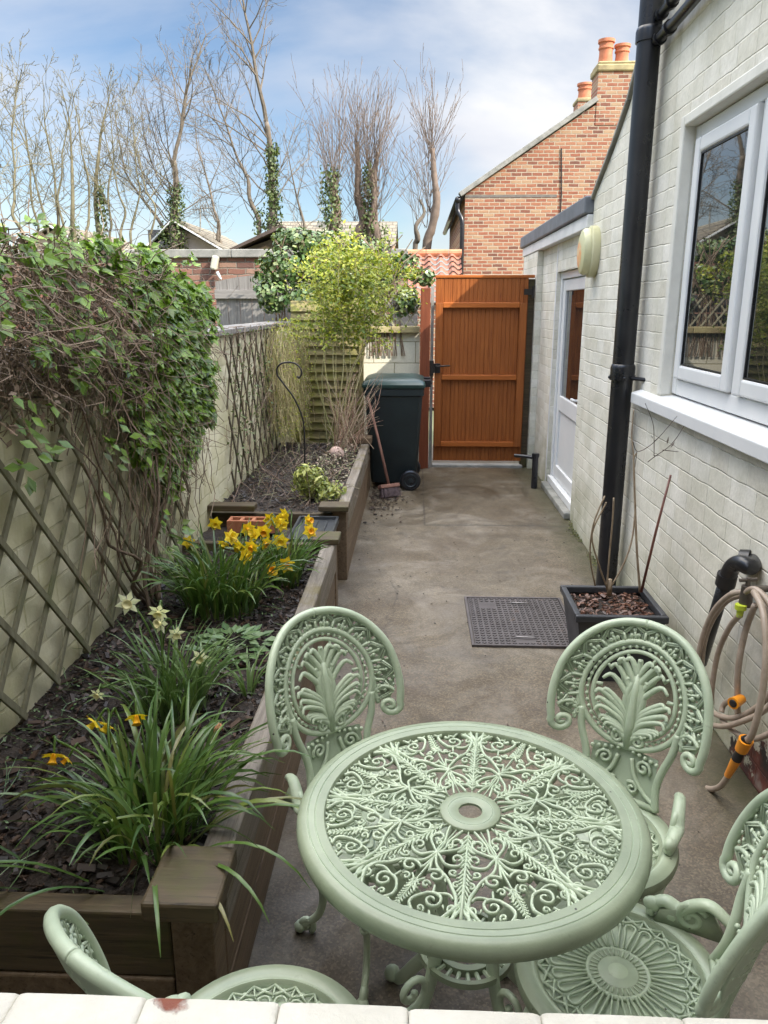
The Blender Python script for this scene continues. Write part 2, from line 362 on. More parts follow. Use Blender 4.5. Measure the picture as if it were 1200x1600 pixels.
def concrete():
    m, t, p, o = newmat('damp_concrete'); pos = coords(t)
    big = noise(t, pos, .9, 6, .6, .4); mid = noise(t, pos, 4.5, 8, .68); fine = noise(t, pos, 70, 5, .7)
    c = ramp(t, mid, [(.28, (.078,.062,.042)), (.5, (.125,.104,.074)), (.72, (.18,.152,.112))])
    c = mix(t, ramp(t, big, [(.42, (0,0,0)), (.62, (.75,.75,.75))]), c, (.075,.055,.034))
    # brown damp algae towards the gate and along the walls
    sp = N(t, 'ShaderNodeSeparateXYZ'); t.links.new(pos, sp.inputs[0])
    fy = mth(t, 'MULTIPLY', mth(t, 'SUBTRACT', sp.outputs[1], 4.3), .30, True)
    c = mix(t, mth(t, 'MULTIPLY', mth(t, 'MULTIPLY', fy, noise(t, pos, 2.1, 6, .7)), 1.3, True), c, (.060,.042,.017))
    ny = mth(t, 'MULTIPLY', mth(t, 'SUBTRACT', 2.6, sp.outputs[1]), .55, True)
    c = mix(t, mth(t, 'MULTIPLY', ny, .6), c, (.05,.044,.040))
    vo = N(t, 'ShaderNodeTexVoronoi'); vo.inputs['Scale'].default_value = 160; t.links.new(pos, vo.inputs['Vector'])
    sc = N(t, 'ShaderNodeSeparateColor'); t.links.new(vo.outputs['Color'], sc.inputs[0])
    c = mix(t, .45, c, mix(t, 1.0, c, ramp(t, sc.outputs[0], [(0,(.35,.33,.31)), (.6,(1,.98,.95)), (1,(2.1,2.0,1.9))]), 'MULTIPLY'))
    wet = ramp(t, noise(t, pos, 1.4, 6, .65), [(.45, (0,0,0)), (.6, (1,1,1))])
    v2 = N(t, 'ShaderNodeTexVoronoi', feature='DISTANCE_TO_EDGE'); v2.inputs['Scale'].default_value = .62
    nd = N(t, 'ShaderNodeTexNoise'); nd.inputs['Scale'].default_value = 4; nd.inputs['Detail'].default_value = 7; t.links.new(pos, nd.inputs['Vector'])
    va = N(t, 'ShaderNodeVectorMath', operation='MULTIPLY_ADD'); t.links.new(nd.outputs['Color'], va.inputs[0]); va.inputs[1].default_value = (.22,.22,.22); t.links.new(pos, va.inputs[2]); t.links.new(va.outputs[0], v2.inputs['Vector'])
    crack = ramp(t, v2.outputs['Distance'], [(0,(1,1,1)), (.006,(0,0,0))]); c = mix(t, mth(t, 'MULTIPLY', mth(t, 'MULTIPLY', crack, .7), ramp(t, noise(t, pos, 1.7, 3), [(.45,(0,0,0)),(.55,(1,1,1))])), c, (.035,.028,.02))
    blot = ramp(t, noise(t, pos, 2.7, 8, .72, .5), [(.56, (0,0,0)), (.68, (1,1,1))]); c = mix(t, mth(t, 'MULTIPLY', blot, .6), c, (.055,.046,.034)); lt_ = ramp(t, noise(t, pos, 1.9, 7, .7, .8), [(.50,(0,0,0)),(.68,(1,1,1))]); c = mix(t, mth(t, 'MULTIPLY', lt_, .45), c, (.26,.23,.19))
    st2 = ramp(t, noise(t, pos, 1.15, 8, .7, 1.2), [(.50, (0,0,0)), (.60, (1,1,1))]); c = mix(t, mth(t, 'MULTIPLY', mth(t, 'MULTIPLY', st2, mth(t, 'ADD', fy, .25)), .65, True), c, (.040,.029,.014))
    jx = mth(t, 'LESS_THAN', mth(t, 'ABSOLUTE', mth(t, 'SUBTRACT', sp.outputs[1], mth(t, 'ADD', 6.0, mth(t, 'MULTIPLY', mth(t, 'SUBTRACT', mid, .5), .05)))), .009)
    jy = mth(t, 'LESS_THAN', mth(t, 'ABSOLUTE', mth(t, 'SUBTRACT', sp.outputs[0], mth(t, 'ADD', .09, mth(t, 'MULTIPLY', mth(t, 'SUBTRACT', mid, .5), .03)))), .006)
    jx = mth(t, 'MULTIPLY', jx, mth(t, 'GREATER_THAN', sp.outputs[0], .09)); jy = mth(t, 'MULTIPLY', jy, mth(t, 'GREATER_THAN', sp.outputs[1], 6.0))
    c = mix(t, mth(t, 'MULTIPLY', mth(t, 'MAXIMUM', jx, jy), .75), c, (.03,.024,.016))
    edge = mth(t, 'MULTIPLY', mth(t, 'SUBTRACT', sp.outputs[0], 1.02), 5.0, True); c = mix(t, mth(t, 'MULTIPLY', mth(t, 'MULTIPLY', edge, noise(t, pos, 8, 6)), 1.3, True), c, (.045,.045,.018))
    t.links.new(c, p.inputs['Base Color'])
    t.links.new(mth(t, 'SUBTRACT', .80, mth(t, 'MULTIPLY', mth(t, 'MAXIMUM', wet, st2), .32)), p.inputs['Roughness'])
    h = mth(t, 'ADD', mth(t, 'MULTIPLY', fine, .5), mth(t, 'MULTIPLY', sc.outputs[1], .35))
    bump(t, p, h, .5, .004)
    return m
M['concrete'] = concrete()
M['dirt'] = simple('garden_ground', (.06,.075,.03), (.12,.12,.06), .8, .9, .5, 5)
def glassmat():
    m, t, p, o = newmat('dark_window_glass'); p.inputs['Base Color'].default_value = (.012,.014,.014,1)
    p.inputs['Roughness'].default_value = .015; p.inputs['IOR'].default_value = 2.3; return m
M['glass'] = glassmat()
M['vine'] = leafmat('clematis_leaf', [(.12,.22,.018),(.17,.29,.02),(.08,.155,.014),(.21,.34,.03),(.05,.10,.014),(.15,.21,.03)], .38, .25)
M['vinestem'] = leafmat('dry_stem', [(.11,.07,.045),(.17,.115,.075),(.24,.18,.125),(.07,.045,.03)], .8, 0)
M['daffleaf'] = leafmat('daffodil_leaf', [(.05,.105,.022),(.09,.165,.035),(.065,.13,.04),(.12,.20,.045),(.08,.15,.03),(.17,.22,.05),(.05,.11,.035),(.22,.20,.07)], .32, .25)
M['daffpale'] = leafmat('narcissus_leaf', [(.07,.13,.045),(.12,.20,.06),(.16,.23,.09)], .35, .3)
M['petaly'] = leafmat('yellow_petal', [(.80,.58,.02),(.85,.66,.04),(.78,.52,.01)], .5, .35)
M['trump'] = simple('orange_trumpet', (.85,.36,.01), (.90,.50,.02), 30, .5)
M['petalw'] = leafmat('white_petal', [(.86,.85,.70),(.90,.89,.80)], .5, .45)
M['trumpw'] = simple('cream_trumpet', (.80,.72,.30), (.85,.80,.5), 30, .5)
M['varie'] = leafmat('variegated_leaf', [(.25,.30,.06),(.50,.50,.14),(.15,.22,.04),(.62,.60,.26)], .45, .3)
M['primrose'] = leafmat('broad_leaf', [(.08,.15,.05),(.13,.21,.08),(.18,.26,.12)], .45, .25)
M['yleaf'] = leafmat('yellow_green_leaf', [(.16,.22,.025),(.34,.38,.035),(.10,.17,.02),(.50,.48,.05),(.22,.28,.03)], .45, .4)
M['ivy'] = leafmat('dark_ivy_leaf', [(.035,.075,.018),(.065,.125,.03),(.10,.16,.045),(.17,.22,.10),(.22,.26,.07)], .32, .15)
M['ivytree'] = leafmat('tree_ivy_leaf', [(.05,.085,.02),(.09,.13,.03),(.13,.16,.05)], .5, .2)
M['bark'] = simple('grey_brown_bark', (.09,.075,.052), (.16,.13,.10), 6, .9)
M['bark_olive'] = simple('olive_bark', (.10,.088,.05), (.17,.15,.09), 6, .9)
M['bark_red'] = simple('reddish_bark', (.11,.080,.058), (.19,.14,.105), 6, .9)
M['yellowstem'] = leafmat('yellow_green_stem', [(.34,.32,.12),(.44,.40,.18),(.30,.22,.12),(.52,.44,.24),(.22,.22,.07)], .7, .1)
M['paletwig'] = leafmat('pale_dry_stem', [(.45,.38,.22),(.36,.27,.15),(.5,.42,.26),(.25,.16,.09)], .8, 0)
M['rooftile'] = None
# ------------------------------------------------------------------ ground
XL, XR = -1.30, 1.27
g = G(); g.add([(-400,-60,-.06),(400,-60,-.06),(400,900,-.06),(-400,900,-.06)], [(0,1,2,3)])
struct('ground', g, M['dirt'])
g = G(); nx, ny = 60, 190
for j in range(ny+1):
    for i in range(nx+1):
        x = -1.35 + 2.85*i/nx; y = .5 + 9.3*j/ny
        z = .006*mnoise.noise(Vector((x*1.3, y*1.3, 0))) + .0015*mnoise.noise(Vector((x*9, y*9, 3)))
        if 6.0 < y < 8.3 and .09 < x < 1.05: z += .012*min(1, (y-6.0)*40, (x-.09)*40)
        g.v.append((x, y, z))
for j in range(ny):
    for i in range(nx):
        a = j*(nx+1)+i; g.f.append((a,a+1,a+nx+2,a+nx+1)); g.m.append(0)
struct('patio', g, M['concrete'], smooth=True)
# ------------------------------------------------------------------ our house (behind the camera, holds the window sill)
hs = thing('house', 'white painted brick wall of the house directly under the near window sill', 'house', (0, .3, 0))
g = G()
g.box(-2.2, -1.0, .25, .54, 0, 4.1); g.box(1.15, XR-.004, .25, .54, 0, 4.1)
g.box(-1.0, 1.15, .25, .54, 0, 1.0); g.box(-1.0, 1.15, .25, .54, 2.45, 4.1)
g.box(-2.2, 4.6, -5.0, -4.8, 0, 4.1); g.box(-2.2, -2.0, -4.8, .25, 0, 4.1); g.box(-2.0, 4.6, -4.8, .25, 2.7, 2.8)
g.build('wall', M['cream_x'], hs)
g = G(); g.add([(-2.4,-5.2,4.1),(5,-5.2,4.1),(5,.6,4.1),(-2.4,.6,4.1),(-2.4,-2.3,5.7),(5,-2.3,5.7)], [(0,1,2,3),(0,4,5,1),(3,2,5,4),(0,3,4),(1,5,2)])
g.build('roof', M['lead'], hs)
sill = thing('window_sill', 'white painted brick window sill with a chipped red patch across the bottom of the view', 'window sill', (0, .55, 1.0))
g = G(); x = -1.05; k = 0
sm_, t_, p_, o_ = newmat('chipped_white_sill_paint'); v_ = coords(t_)
c_ = ramp(t_, noise(t_, v_, 10, 7, .65), [(.3, (.56,.53,.45)), (.7, (.70,.67,.59))])
vm_ = N(t_, 'ShaderNodeVectorMath', operation='DISTANCE'); t_.links.new(v_, vm_.inputs[0]); vm_.inputs[1].default_value = (-.235,.610,1.05)
f_ = mth(t_, 'MULTIPLY', ramp(t_, mth(t_, 'ADD', vm_.outputs['Value'], mth(t_, 'MULTIPLY', noise(t_, v_, 60, 4), .03)), [(.030,(1,1,1)), (.033,(0,0,0))]), 1.0)
c_ = mix(t_, f_, c_, (.23,.07,.04)); t_.links.new(c_, p_.inputs['Base Color']); p_.inputs['Roughness'].default_value = .55
bump(t_, p_, mth(t_, 'ADD', noise(t_, v_, 18, 6, .65), mth(t_, 'MULTIPLY', f_, -.6)), .7, .008)
while x < 1.2:
    wd = .128 + .012*random.random(); nseg = 8; y0, y1 = .30, .615+random.uniform(-.0015,.0015); zt = 1.05+random.uniform(-.001,.001)
    prof = [(y0,1.0),(y1-.004,.985),(y1,.995),(y1+.001,zt-.014),(y1-.002,zt-.006),(y1-.007,zt-.001),(y1-.05,zt+.001),(y0,zt+.012)]
    xs = [x+.0004, x+.0022, x+.007, x+wd*.5, x+wd-.007, x+wd-.0022, x+wd-.0004]; dd = [.0032,.0012,.0003,0,.0003,.0012,.0032]
    vs = []
    for xx, q in zip(xs, dd):
        for (yy, zz) in prof: vs.append((xx, yy-(q if yy > .4 else 0), zz-(q*.8 if zz > 1.01 else 0)))
    n = len(prof); m_ = len(xs)
    fs = [(i*n+j, i*n+(j+1)%n, (i+1)*n+(j+1)%n, (i+1)*n+j) for i in range(m_-1) for j in range(n)] + [tuple(range(n-1,-1,-1)), tuple((m_-1)*n+j for j in range(n))]
    g.add(vs, fs); x += wd
g.build('painted_bricks', sm_, sill, smooth=True, fixn=True, auto=radians(60))
g = G(); g.box(-1.05, x, .31, .612, .99, 1.04); g.build('mortar_bed', M['cream_x'], sill)
# ------------------------------------------------------------------ right-hand house
rh = thing('painted_brick_house', 'cream painted brick house wall on the right with a white window and black soil pipe', 'house', (XR+.2, 3, 0))
WY0, WY1, WZ0, WZ1 = 1.30, 4.06, 1.255, 2.545      # window opening
g = G()
g.box(XR, XR+.3, .2, WY0, 0, 4.1); g.box(XR, XR+.3, WY0, WY1, 0, WZ0-.06); g.box(XR, XR+.3, WY0, WY1, WZ1, 4.1)
g.box(XR, XR+.3, WY1, 4.86, 0, 4.1)
g.prism([(4.86,0),(5.95,0),(5.95,2.47),(5.80,2.53),(5.45,2.70),(5.13,2.89),(4.98,3.04),(4.86,3.25)], 'x', XR, XR+.3)
g.box(XR+.3, 6, .2, .45, 0, 4.1); g.box(6, 6.2, .2, 5.95, 0, 4.0)
g.build('wall', M['cream_r'], rh, fixn=True)
g = G(); pr = [(5.97,2.455),(5.80,2.545),(5.45,2.715),(5.13,2.905),(4.98,3.055),(4.865,3.265)]
for (a, b) in zip(pr[:-1], pr[1:]): g.bar((XR+.13, a[0], a[1]+.012), (XR+.13, b[0], b[1]+.012), .03, .31, up=(1,0,0))
g.build('verge_mortar', M['stonecap'], rh, bevel=.006)
g = G(); g.add([(XR-.1,.0,4.05),(6.5,.0,4.05),(6.5,4.9,4.05),(XR-.1,4.9,4.05),(3.8,.0,5.7),(3.8,4.9,5.7)], [(0,1,2,3),(0,3,5,4),(1,4,5,2),(0,4,1),(3,2,5)])
g.add([(XR,4.86,3.3),(6,4.86,3.3),(6,5.95,2.5),(XR+.3,5.95,2.5)], [(0,1,2,3)])
g.build('roof', M['lead'], rh)
# lean-to with door
lt = thing('lean_to', 'low cream painted brick lean-to with grey roof edge and a half-glazed white door', 'outhouse', (1.6, 7.5, 0))
LX = 1.298; DX = 1.352; DY0, DY1 = 6.22, 7.45
g = G()
g.box(LX, LX+.25, 5.952, DY0, 0, 2.42); g.box(LX, LX+.25, DY1, 9.35, 0, 2.36); g.box(LX-.062, LX-.001, 8.30, 9.34, 0, 2.26); g.box(LX, LX+.25, DY0, DY1, 2.02, 2.40)
g.box(LX+.25, 4.2, 9.1, 9.35, 0, 2.36)
g.build('wall', M['cream_r'], lt)
g = G(); g.box(LX-.07, LX-.002, 5.955, 9.42, 2.265, 2.358); f = g.build('fascia', M['upvc_dirty'], lt, bevel=.006)
g = G(); g.box(XR+.0+.02, 4.3, 5.958, 9.5, 2.42, 2.49); g.box(1.205, XR+.019, 5.958, 9.5, 2.362, 2.485); g.build('roof', M['lead'], lt, bevel=.012)
g = G(); g.box(LX-.004, LX+.02, DY1+.004, DY1+.05, 0.05, 2.30); g.build('jamb_board', M['upvc_dirty'], lt)
g = G(); g.box(LX-.05, LX+.09, DY0+.002, DY1-.002, 0.0, .055); g.build('door_step', M['stonecap'], lt, bevel=.01)
dr = G()
fw = .065
dr.box(DX-.02, DX+.05, DY0, DY0+fw, .06, 2.02); dr.box(DX-.02, DX+.05, DY1-fw, DY1, .06, 2.02)
dr.box(DX-.018, DX+.05, DY0+fw, DY1-fw, 1.955, 2.018); dr.box(DX-.045, DX+.05, DY0+.004, DY1-.004, .058, .12)
dobj = dr.build('door_frame', M['upvc'], lt, bevel=.006)
g = G(); a, b = DY0+fw+.004, DY1-fw-.004; sx = DX-.004; w_ = .10
g.box(sx, sx+.045, a, a+w_, .125, 1.95); g.box(sx, sx+.045, b-w_, b, .125, 1.95)
g.box(sx+.001, sx+.045, a+w_, b-w_, 1.85, 1.948); g.box(sx+.001, sx+.045, a+w_, b-w_, .77, .91); g.box(sx+.001, sx+.045, a+w_, b-w_, .127, .25)
g.box(sx+.018, sx+.04, a+w_, b-w_, .25, .77)
dd = g.build('door', M['upvc'], lt, bevel=.007)
g = G(); g.box(sx+.02, sx+.03, a+w_, b-w_, .91, 1.85)
gm_, t_, p_, o_ = newmat('brown_reflecting_glass'); p_.inputs['Base Color'].default_value = (.035,.02,.014,1); p_.inputs['Roughness'].default_value = .06; p_.inputs['IOR'].default_value = 1.7
c = g.build('pane', M['glass'], dd)
g = G(); g.tube([(sx, a+.06, .97), (sx-.045, a+.06, .97), (sx-.05, a+.17, .97)], .011, 8); g.box(sx-.012, sx, a+.04, a+.08, .86, 1.08); g.build('handle', M['upvc'], dd, smooth=False)
# window of the right-hand house
wn = thing('casement_window', 'large white casement window in the right cream wall reflecting trees', 'window', (XR, 2.9, WZ0))
fx = XR+.055
g = G()
g.box(fx, fx+.07, WY1-.062, WY1-.002, WZ0+.03, WZ1-.002); g.box(fx, fx+.07, WY0, WY0+.06, WZ0+.03, WZ1-.002)
g.box(fx+.002, fx+.07, WY0+.06, WY1-.062, WZ1-.062, WZ1-.003); g.box(fx+.002, fx+.07, WY0+.06, WY1-.062, WZ0+.028, WZ0+.105)
g.box(fx+.001, fx+.07, 3.245, 3.305, WZ0+.105, WZ1-.062)
g.build('frame', M['upvc'], wn, bevel=.006)
def casement(y0, y1):
    z0, z1 = WZ0+.112, WZ1-.068; q = .068; c = G()
    c.box(fx-.022, fx+.05, y0, y0+q, z0, z1); c.box(fx-.022, fx+.05, y1-q, y1, z0, z1)
    c.box(fx-.021, fx+.05, y0+q, y1-q, z0, z0+q); c.box(fx-.021, fx+.05, y0+q, y1-q, z1-q, z1)
    o = c.build('casement', M['upvc'], wn, bevel=.010)
    c = G(); c.box(fx-.006, fx+.004, y0+q+.008, y1-q-.008, z0+q+.008, z1-q-.008); c.build('pane', M['glass'], o)
    c = G()
    for (aa, bb, cc, dd_) in ((y0+q,y0+q+.008,z0+q,z1-q),(y1-q-.008,y1-q,z0+q,z1-q),(y0+q,y1-q,z0+q,z0+q+.008),(y0+q,y1-q,z1-q-.008,z1-q)):
        c.box(fx-.012, fx-.004, aa, bb, cc, dd_)
    c.build('gasket', M['blackpl'], o)
casement(3.312, WY1-.068); casement(WY0+.066, 3.238)
g = G(); g.prism([(XR-.055,WZ0-.062),(XR+.12,WZ0-.062),(XR+.12,WZ0+.026),(XR-.01,WZ0+.010),(XR-.055,WZ0-.004)], 'y', WY0-.3, 4.40); g.build('sill', M['upvc'], wn, bevel=.005, fixn=True)
g = G(); g.box(XR-.006, XR+.054, WY1-.003, WY1+.05, WZ0+.02, WZ1+.05); g.box(XR-.005, XR+.054, WY0-.05, WY1-.003, WZ1-.001, WZ1+.05); g.build('render_reveal', simple('cream_reveal_paint', (.62,.60,.53), (.72,.70,.63), 7, .6, .4, 25), wn, bevel=.008)
# soil pipe
PX, PY, PR = 1.185, 4.50, .060
sp_ = thing('soil_pipe', 'tall thick black soil pipe standing against the right wall beside the window', 'drain pipe', (PX, PY, 0))
g = G(); g.cyl((PX,PY,0), (PX,PY,4.3), PR, 24)
for z in (1.36, 3.06): g.lathe([(PR,z-.03),(PR+.008,z-.03),(PR+.009,z+.02),(PR+.005,z+.035),(PR,z+.04)], (PX,PY,0), 24)
g.build('pipe', M['blackpl'], sp_, smooth=True, auto=radians(35))
g = G(); z = 1.325
g.lathe([(PR+.002,z-.014),(PR+.012,z-.014),(PR+.012,z+.014),(PR+.002,z+.014)], (PX,PY,0), 24)
g.cyl((PX+.03,PY-.045,z), (XR+.01,PY-.16,z), .011, 10); g.blob((PX-.005,PY-PR-.014,z), .010, 8, 5); g.blob((PX-PR-.012,PY,z), .009, 8, 5)
g.build('wall_bracket', M['blackpl'], sp_, smooth=True, auto=radians(35))
for (z, yy, r, dz) in ((3.13, 2.2, .024, .02), (3.02, 2.2, .026, .02)):
    g = G(); X0 = XR-.05
    pts = [(PX+.02, PY-.03, z), (PX+.03, PY-.10, z+.005), (X0, PY-.24, z+.01), (X0, PY-.5, z+.012), (X0, yy, z+.06)]
    pts = crom(pts, 6); g.tube(pts, r, 12)
    for q in (1, 5, 11): g.tube([pts[q], pts[q+1]], r+.009, 12)
    g.build('waste_branch', M['blackpl'], sp_, smooth=True, auto=radians(50))
# oval box
bx = thing('bulkhead_box', 'round cream box with a faded orange face mounted high beside the white door', 'alarm box', (XR, 5.78, 2.09))
Ry = Matrix.Rotation(-pi/2, 3, 'Y') @ Matrix.Diagonal((1.0, .80, 1.0))
Mcr = simple('cream_plastic', (.50,.48,.27), (.60,.57,.36), 6, .4)
g = G(); g.lathe([(.17,0),(.175,.012),(.175,.05),(.162,.058)], (XR,5.78,2.09), 40, Ry); g.build('base', Mcr, bx, smooth=True, auto=radians(35))
g = G(); g.lathe([(.158,.059),(.158,.085),(.145,.105),(.110,.116),(.06,.120),(0,.121)], (XR,5.78,2.09), 40, Ry)
om, t_, p_, o_ = newmat('faded_orange_face'); v_ = coords(t_, True)
dn = N(t_, 'ShaderNodeVectorMath', operation='DISTANCE'); t_.links.new(v_, dn.inputs[0]); dn.inputs[1].default_value = (XR-.12, 5.80, 2.07)
f_ = ramp(t_, mth(t_, 'ADD', dn.outputs['Value'], mth(t_, 'MULTIPLY', noise(t_, v_, 40, 4), .05)), [(.10,(1,1,1)),(.125,(0,0,0))])
t_.links.new(mix(t_, f_, (.56,.54,.32), ramp(t_, noise(t_, v_, 22, 4), [(.42,(.72,.33,.13)),(.6,(.66,.52,.30))])), p_.inputs['Base Color']); p_.inputs['Roughness'].default_value = .4
g.build('cover', om, bx, smooth=True, auto=radians(35))
# ------------------------------------------------------------------ gate and end walls
GY = 8.35
gt = thing('garden_gate', 'tall orange stained wooden ledged gate with a black latch', 'gate', (.69, GY, .06))
g = G(); nb = 11; x0, x1 = .205, 1.165; bw = (x1-x0)/nb
for i in range(nb):
    a = x0+i*bw; g.prism([(a+.0005,GY+.004),(a+.004,GY),(a+bw*.5-.003,GY),(a+bw*.5,GY+.003),(a+bw*.5+.003,GY),(a+bw-.004,GY),(a+bw-.0005,GY+.004),(a+bw-.0005,GY+.022),(a+.0005,GY+.022)], 'z', .075, 2.0)
g.box(x0+.002, x1-.002, GY+.006, GY+.018, .08, 1.99); g.build('boards', M['gatewood'], gt)
g = G(); g.box(x0-.005, x1+.06, GY-.01, GY+.04, 2.0, 2.03); g.build('top_cap', M['gatewood_x'], gt, bevel=.005)
g = G(); g.box(x0, x0+.075, GY-.040, GY-.003, .235, 1.75); g.build('stile', M['gatewood'], gt, bevel=.004)
g = G(); g.box(x1-.085, x1-.01, GY-.040, GY-.003, .235, 1.75); g.build('stile', M['gatewood'], gt, bevel=.004)
for (a, b) in ((1.70,1.755),(.955,1.01),(.235,.29)):
    g = G(); g.box(x0+.0765, x1-.0865, GY-.038, GY-.003, a, b)
    g.build('rail', M['gatewood_x'], gt, bevel=.006)
g = G(); g.box(x0-.02, x0+.06, GY-.062, GY-.041, 1.03, 1.13); g.cyl((x0+.02,GY-.06,1.10),(x0+.02,GY-.10,1.10),.012,10)
g.tube([(x0+.02,GY-.10,1.10),(x0+.06,GY-.105,1.105),(x0+.16,GY-.10,1.11)], .009, 8); g.box(x0-.06, x0-.01, GY-.085, GY-.04, 1.0, 1.16)
g.build('latch', M['iron'], gt, bevel=.003)
g = G(); g.box(x1-.05, x1+.04, GY-.055, GY-.041, 1.83, 1.89); g.cyl((x1+.045,GY-.05,1.80),(x1+.045,GY-.05,1.92),.014,10); g.build('hinge', M['iron'], gt)
g = G(); g.box(x0-.01, x1+.02, GY-.03, GY+.10, -.01, .03); tag(g.build('threshold', M['stonecap'], bevel=.006), 'pale concrete threshold strip at the foot of the orange gate', 'threshold')
def post(x0, x1, y0, y1, z1, label, mt='postwood', slope=0):
    g = G(); g.box(x0, x1, y0, y1, 0, z1)
    return tag(g.build('gate_post', M[mt], bevel=.006), label, 'post')
post(.048, .150, 8.22, 8.32, 1.90, 'square red-brown wooden gate post left of the orange gate')
g = G(); g.box(.158, .190, 8.34, 8.42, 0, 1.92)
tag(g.build('gate_post', M['stonecap']), 'thin grey-white strip post between red-brown post and orange gate', 'post')
g = G(); g.box(1.160, 1.234, 8.376, 8.44, 0, 1.99)
tag(g.build('gate_post', M['sleeper_x'], bevel=.006), 'dark hinge post right of the orange gate against the cream wall', 'post')
# block wall behind the bin
bwl = thing('block_wall', 'cream painted block wall with stone coping behind the wheelie bin', 'wall', (-.4, 8.45, 0))
g = G(); g.box(-1.45, .046, 8.42, 8.60, 0, 1.44); g.build('wall', M['block'], bwl)
g = G(); x = -1.46
while x < .04: g.box(x, min(x+.60,.05)-.006, 8.36, 8.64, 1.442, 1.51); x += .60
g.build('coping', M['lichen'], bwl, bevel=.008)
def lattice(name, mats, P, u0, u1, v0, v1, sp, sl, wd, th, label, cat, seed=0, jit=.0, group=None):
    # expanding trellis: two layers of laths; P(u,v,w) places it; clipped to a rectangle
    r = random.Random(seed); root = thing(name, label, cat, P((u0+u1)/2, v0, 0), 0, group)
    for layer, sgn in ((0, 1), (1, -1)):
        g = G(); H = v1-v0; k0 = int((u0-H*sl)/sp)-1; k1 = int((u1+H*sl)/sp)+2
        for k in range(k0, k1):
            a = k*sp + r.uniform(-jit, jit)
            # line u = a + sgn*sl*(v-v0)
            lo, hi = v0, v1
            e0, e1 = (u0-a)/(sgn*sl)+v0, (u1-a)/(sgn*sl)+v0
            lo = max(lo, min(e0,e1)); hi = min(hi, max(e0,e1))
            if hi-lo < .05: continue
            p = Vector(P(a+sgn*sl*(lo-v0), lo, layer*th*1.05)); q = Vector(P(a+sgn*sl*(hi-v0), hi, layer*th*1.05))
            nrm = Vector(P(0,0,1))-Vector(P(0,0,0))
            d = (q-p).normalized(); x = nrm.cross(d).normalized()
            R = Matrix((x, nrm.normalized(), d)).transposed()
            g.obox((p+q)/2, (wd, th, (q-p).length), R)
        g.build('laths', mats[layer], root, bevel=.0015)
    return root
lattice('trellis', [M['trellis_pale'], M['trellis_pale']], lambda u,v,w_: (u, 8.40-w_, v), -.75, .045, 1.515, 1.86, .115, .75, .018, .007, 'small pale lattice trellis standing on the cream block wall coping', 'trellis', 3)
g = G()
for k in range(4): g.box(-1.0, .02, 8.9, 8.92, 1.05+k*.20, 1.235+k*.20)
g2 = thing('slatted_fence', 'dark grey horizontal board fence behind the small pale lattice', 'fence', (-.5, 8.9, 0))
g.build('boards', M['fencegrey'], g2, bevel=.004); g = G(); g.box(-1.0,-.94,8.921,8.98,0,1.85); g.box(-.04,.02,8.921,8.98,0,1.85); g.build('posts', M['fencegrey'], g2)
# lap fence panel
lf = thing('lap_fence_panel', 'mossy horizontal lap fence panel behind the yellow-leaved shrub', 'fence', (-.9, 7.95, 0))
g = G(); z = .30
while z < 1.70:
    j = random.uniform(-.003,.003)
    g.add([(-1.26,7.935+j,z-.008),(-.575,7.935+j,z-.008),(-.575,7.968,z+.095),(-1.26,7.968,z+.095),(-1.26,7.98,z),(-.575,7.98,z),(-.575,7.985,z+.095),(-1.26,7.985,z+.095)], [(0,1,2,3),(0,4,5,1),(3,2,6,7),(1,5,6,2),(0,3,7,4),(4,7,6,5)])
    z += .086
g.build('lap_boards', M['fence_x'], lf)
g = G(); g.box(-.574,-.53,7.93,8.0,.0,1.72); g.box(-.95,-.91,7.99,8.01,.3,1.7); g.build('battens', M['fence_x'], lf, bevel=.003)
# ------------------------------------------------------------------ left garden wall
lw = thing('garden_wall', 'low cream painted brick garden wall along the left with green algae staining', 'wall', (XL-.11, 4, 0))
g = G(); g.box(XL-.22, XL, .54, 8.30, 0, 1.53); g.build('wall', M['cream_l'], lw)
g = G(); y = .55
while y < 8.3: g.box(XL-.26, XL+.035, y, min(y+.9,8.3)-.004, 1.532, 1.565+random.uniform(-.003,.003)); y += .9
g.build('board_capping', M['greywood_z'], lw, bevel=.004)
PL = lambda off: (lambda u, v, w_: (XL+off+w_, u, v))
lattice('trellis', [M['trellis'], M['trellis']], PL(.03), .85, 4.15, .42, 1.62, .245, .85, .023, .010, 'large weathered expanding trellis on the left cream wall under the climber', 'trellis', 11, .012)
lattice('trellis', [M['trellis_dark'], M['trellis_dark']], PL(.03), 5.15, 7.0, .45, 1.52, .21, .55, .015, .010, 'dark narrow expanding trellis on the left wall behind the far raised bed', 'trellis', 12, .01)
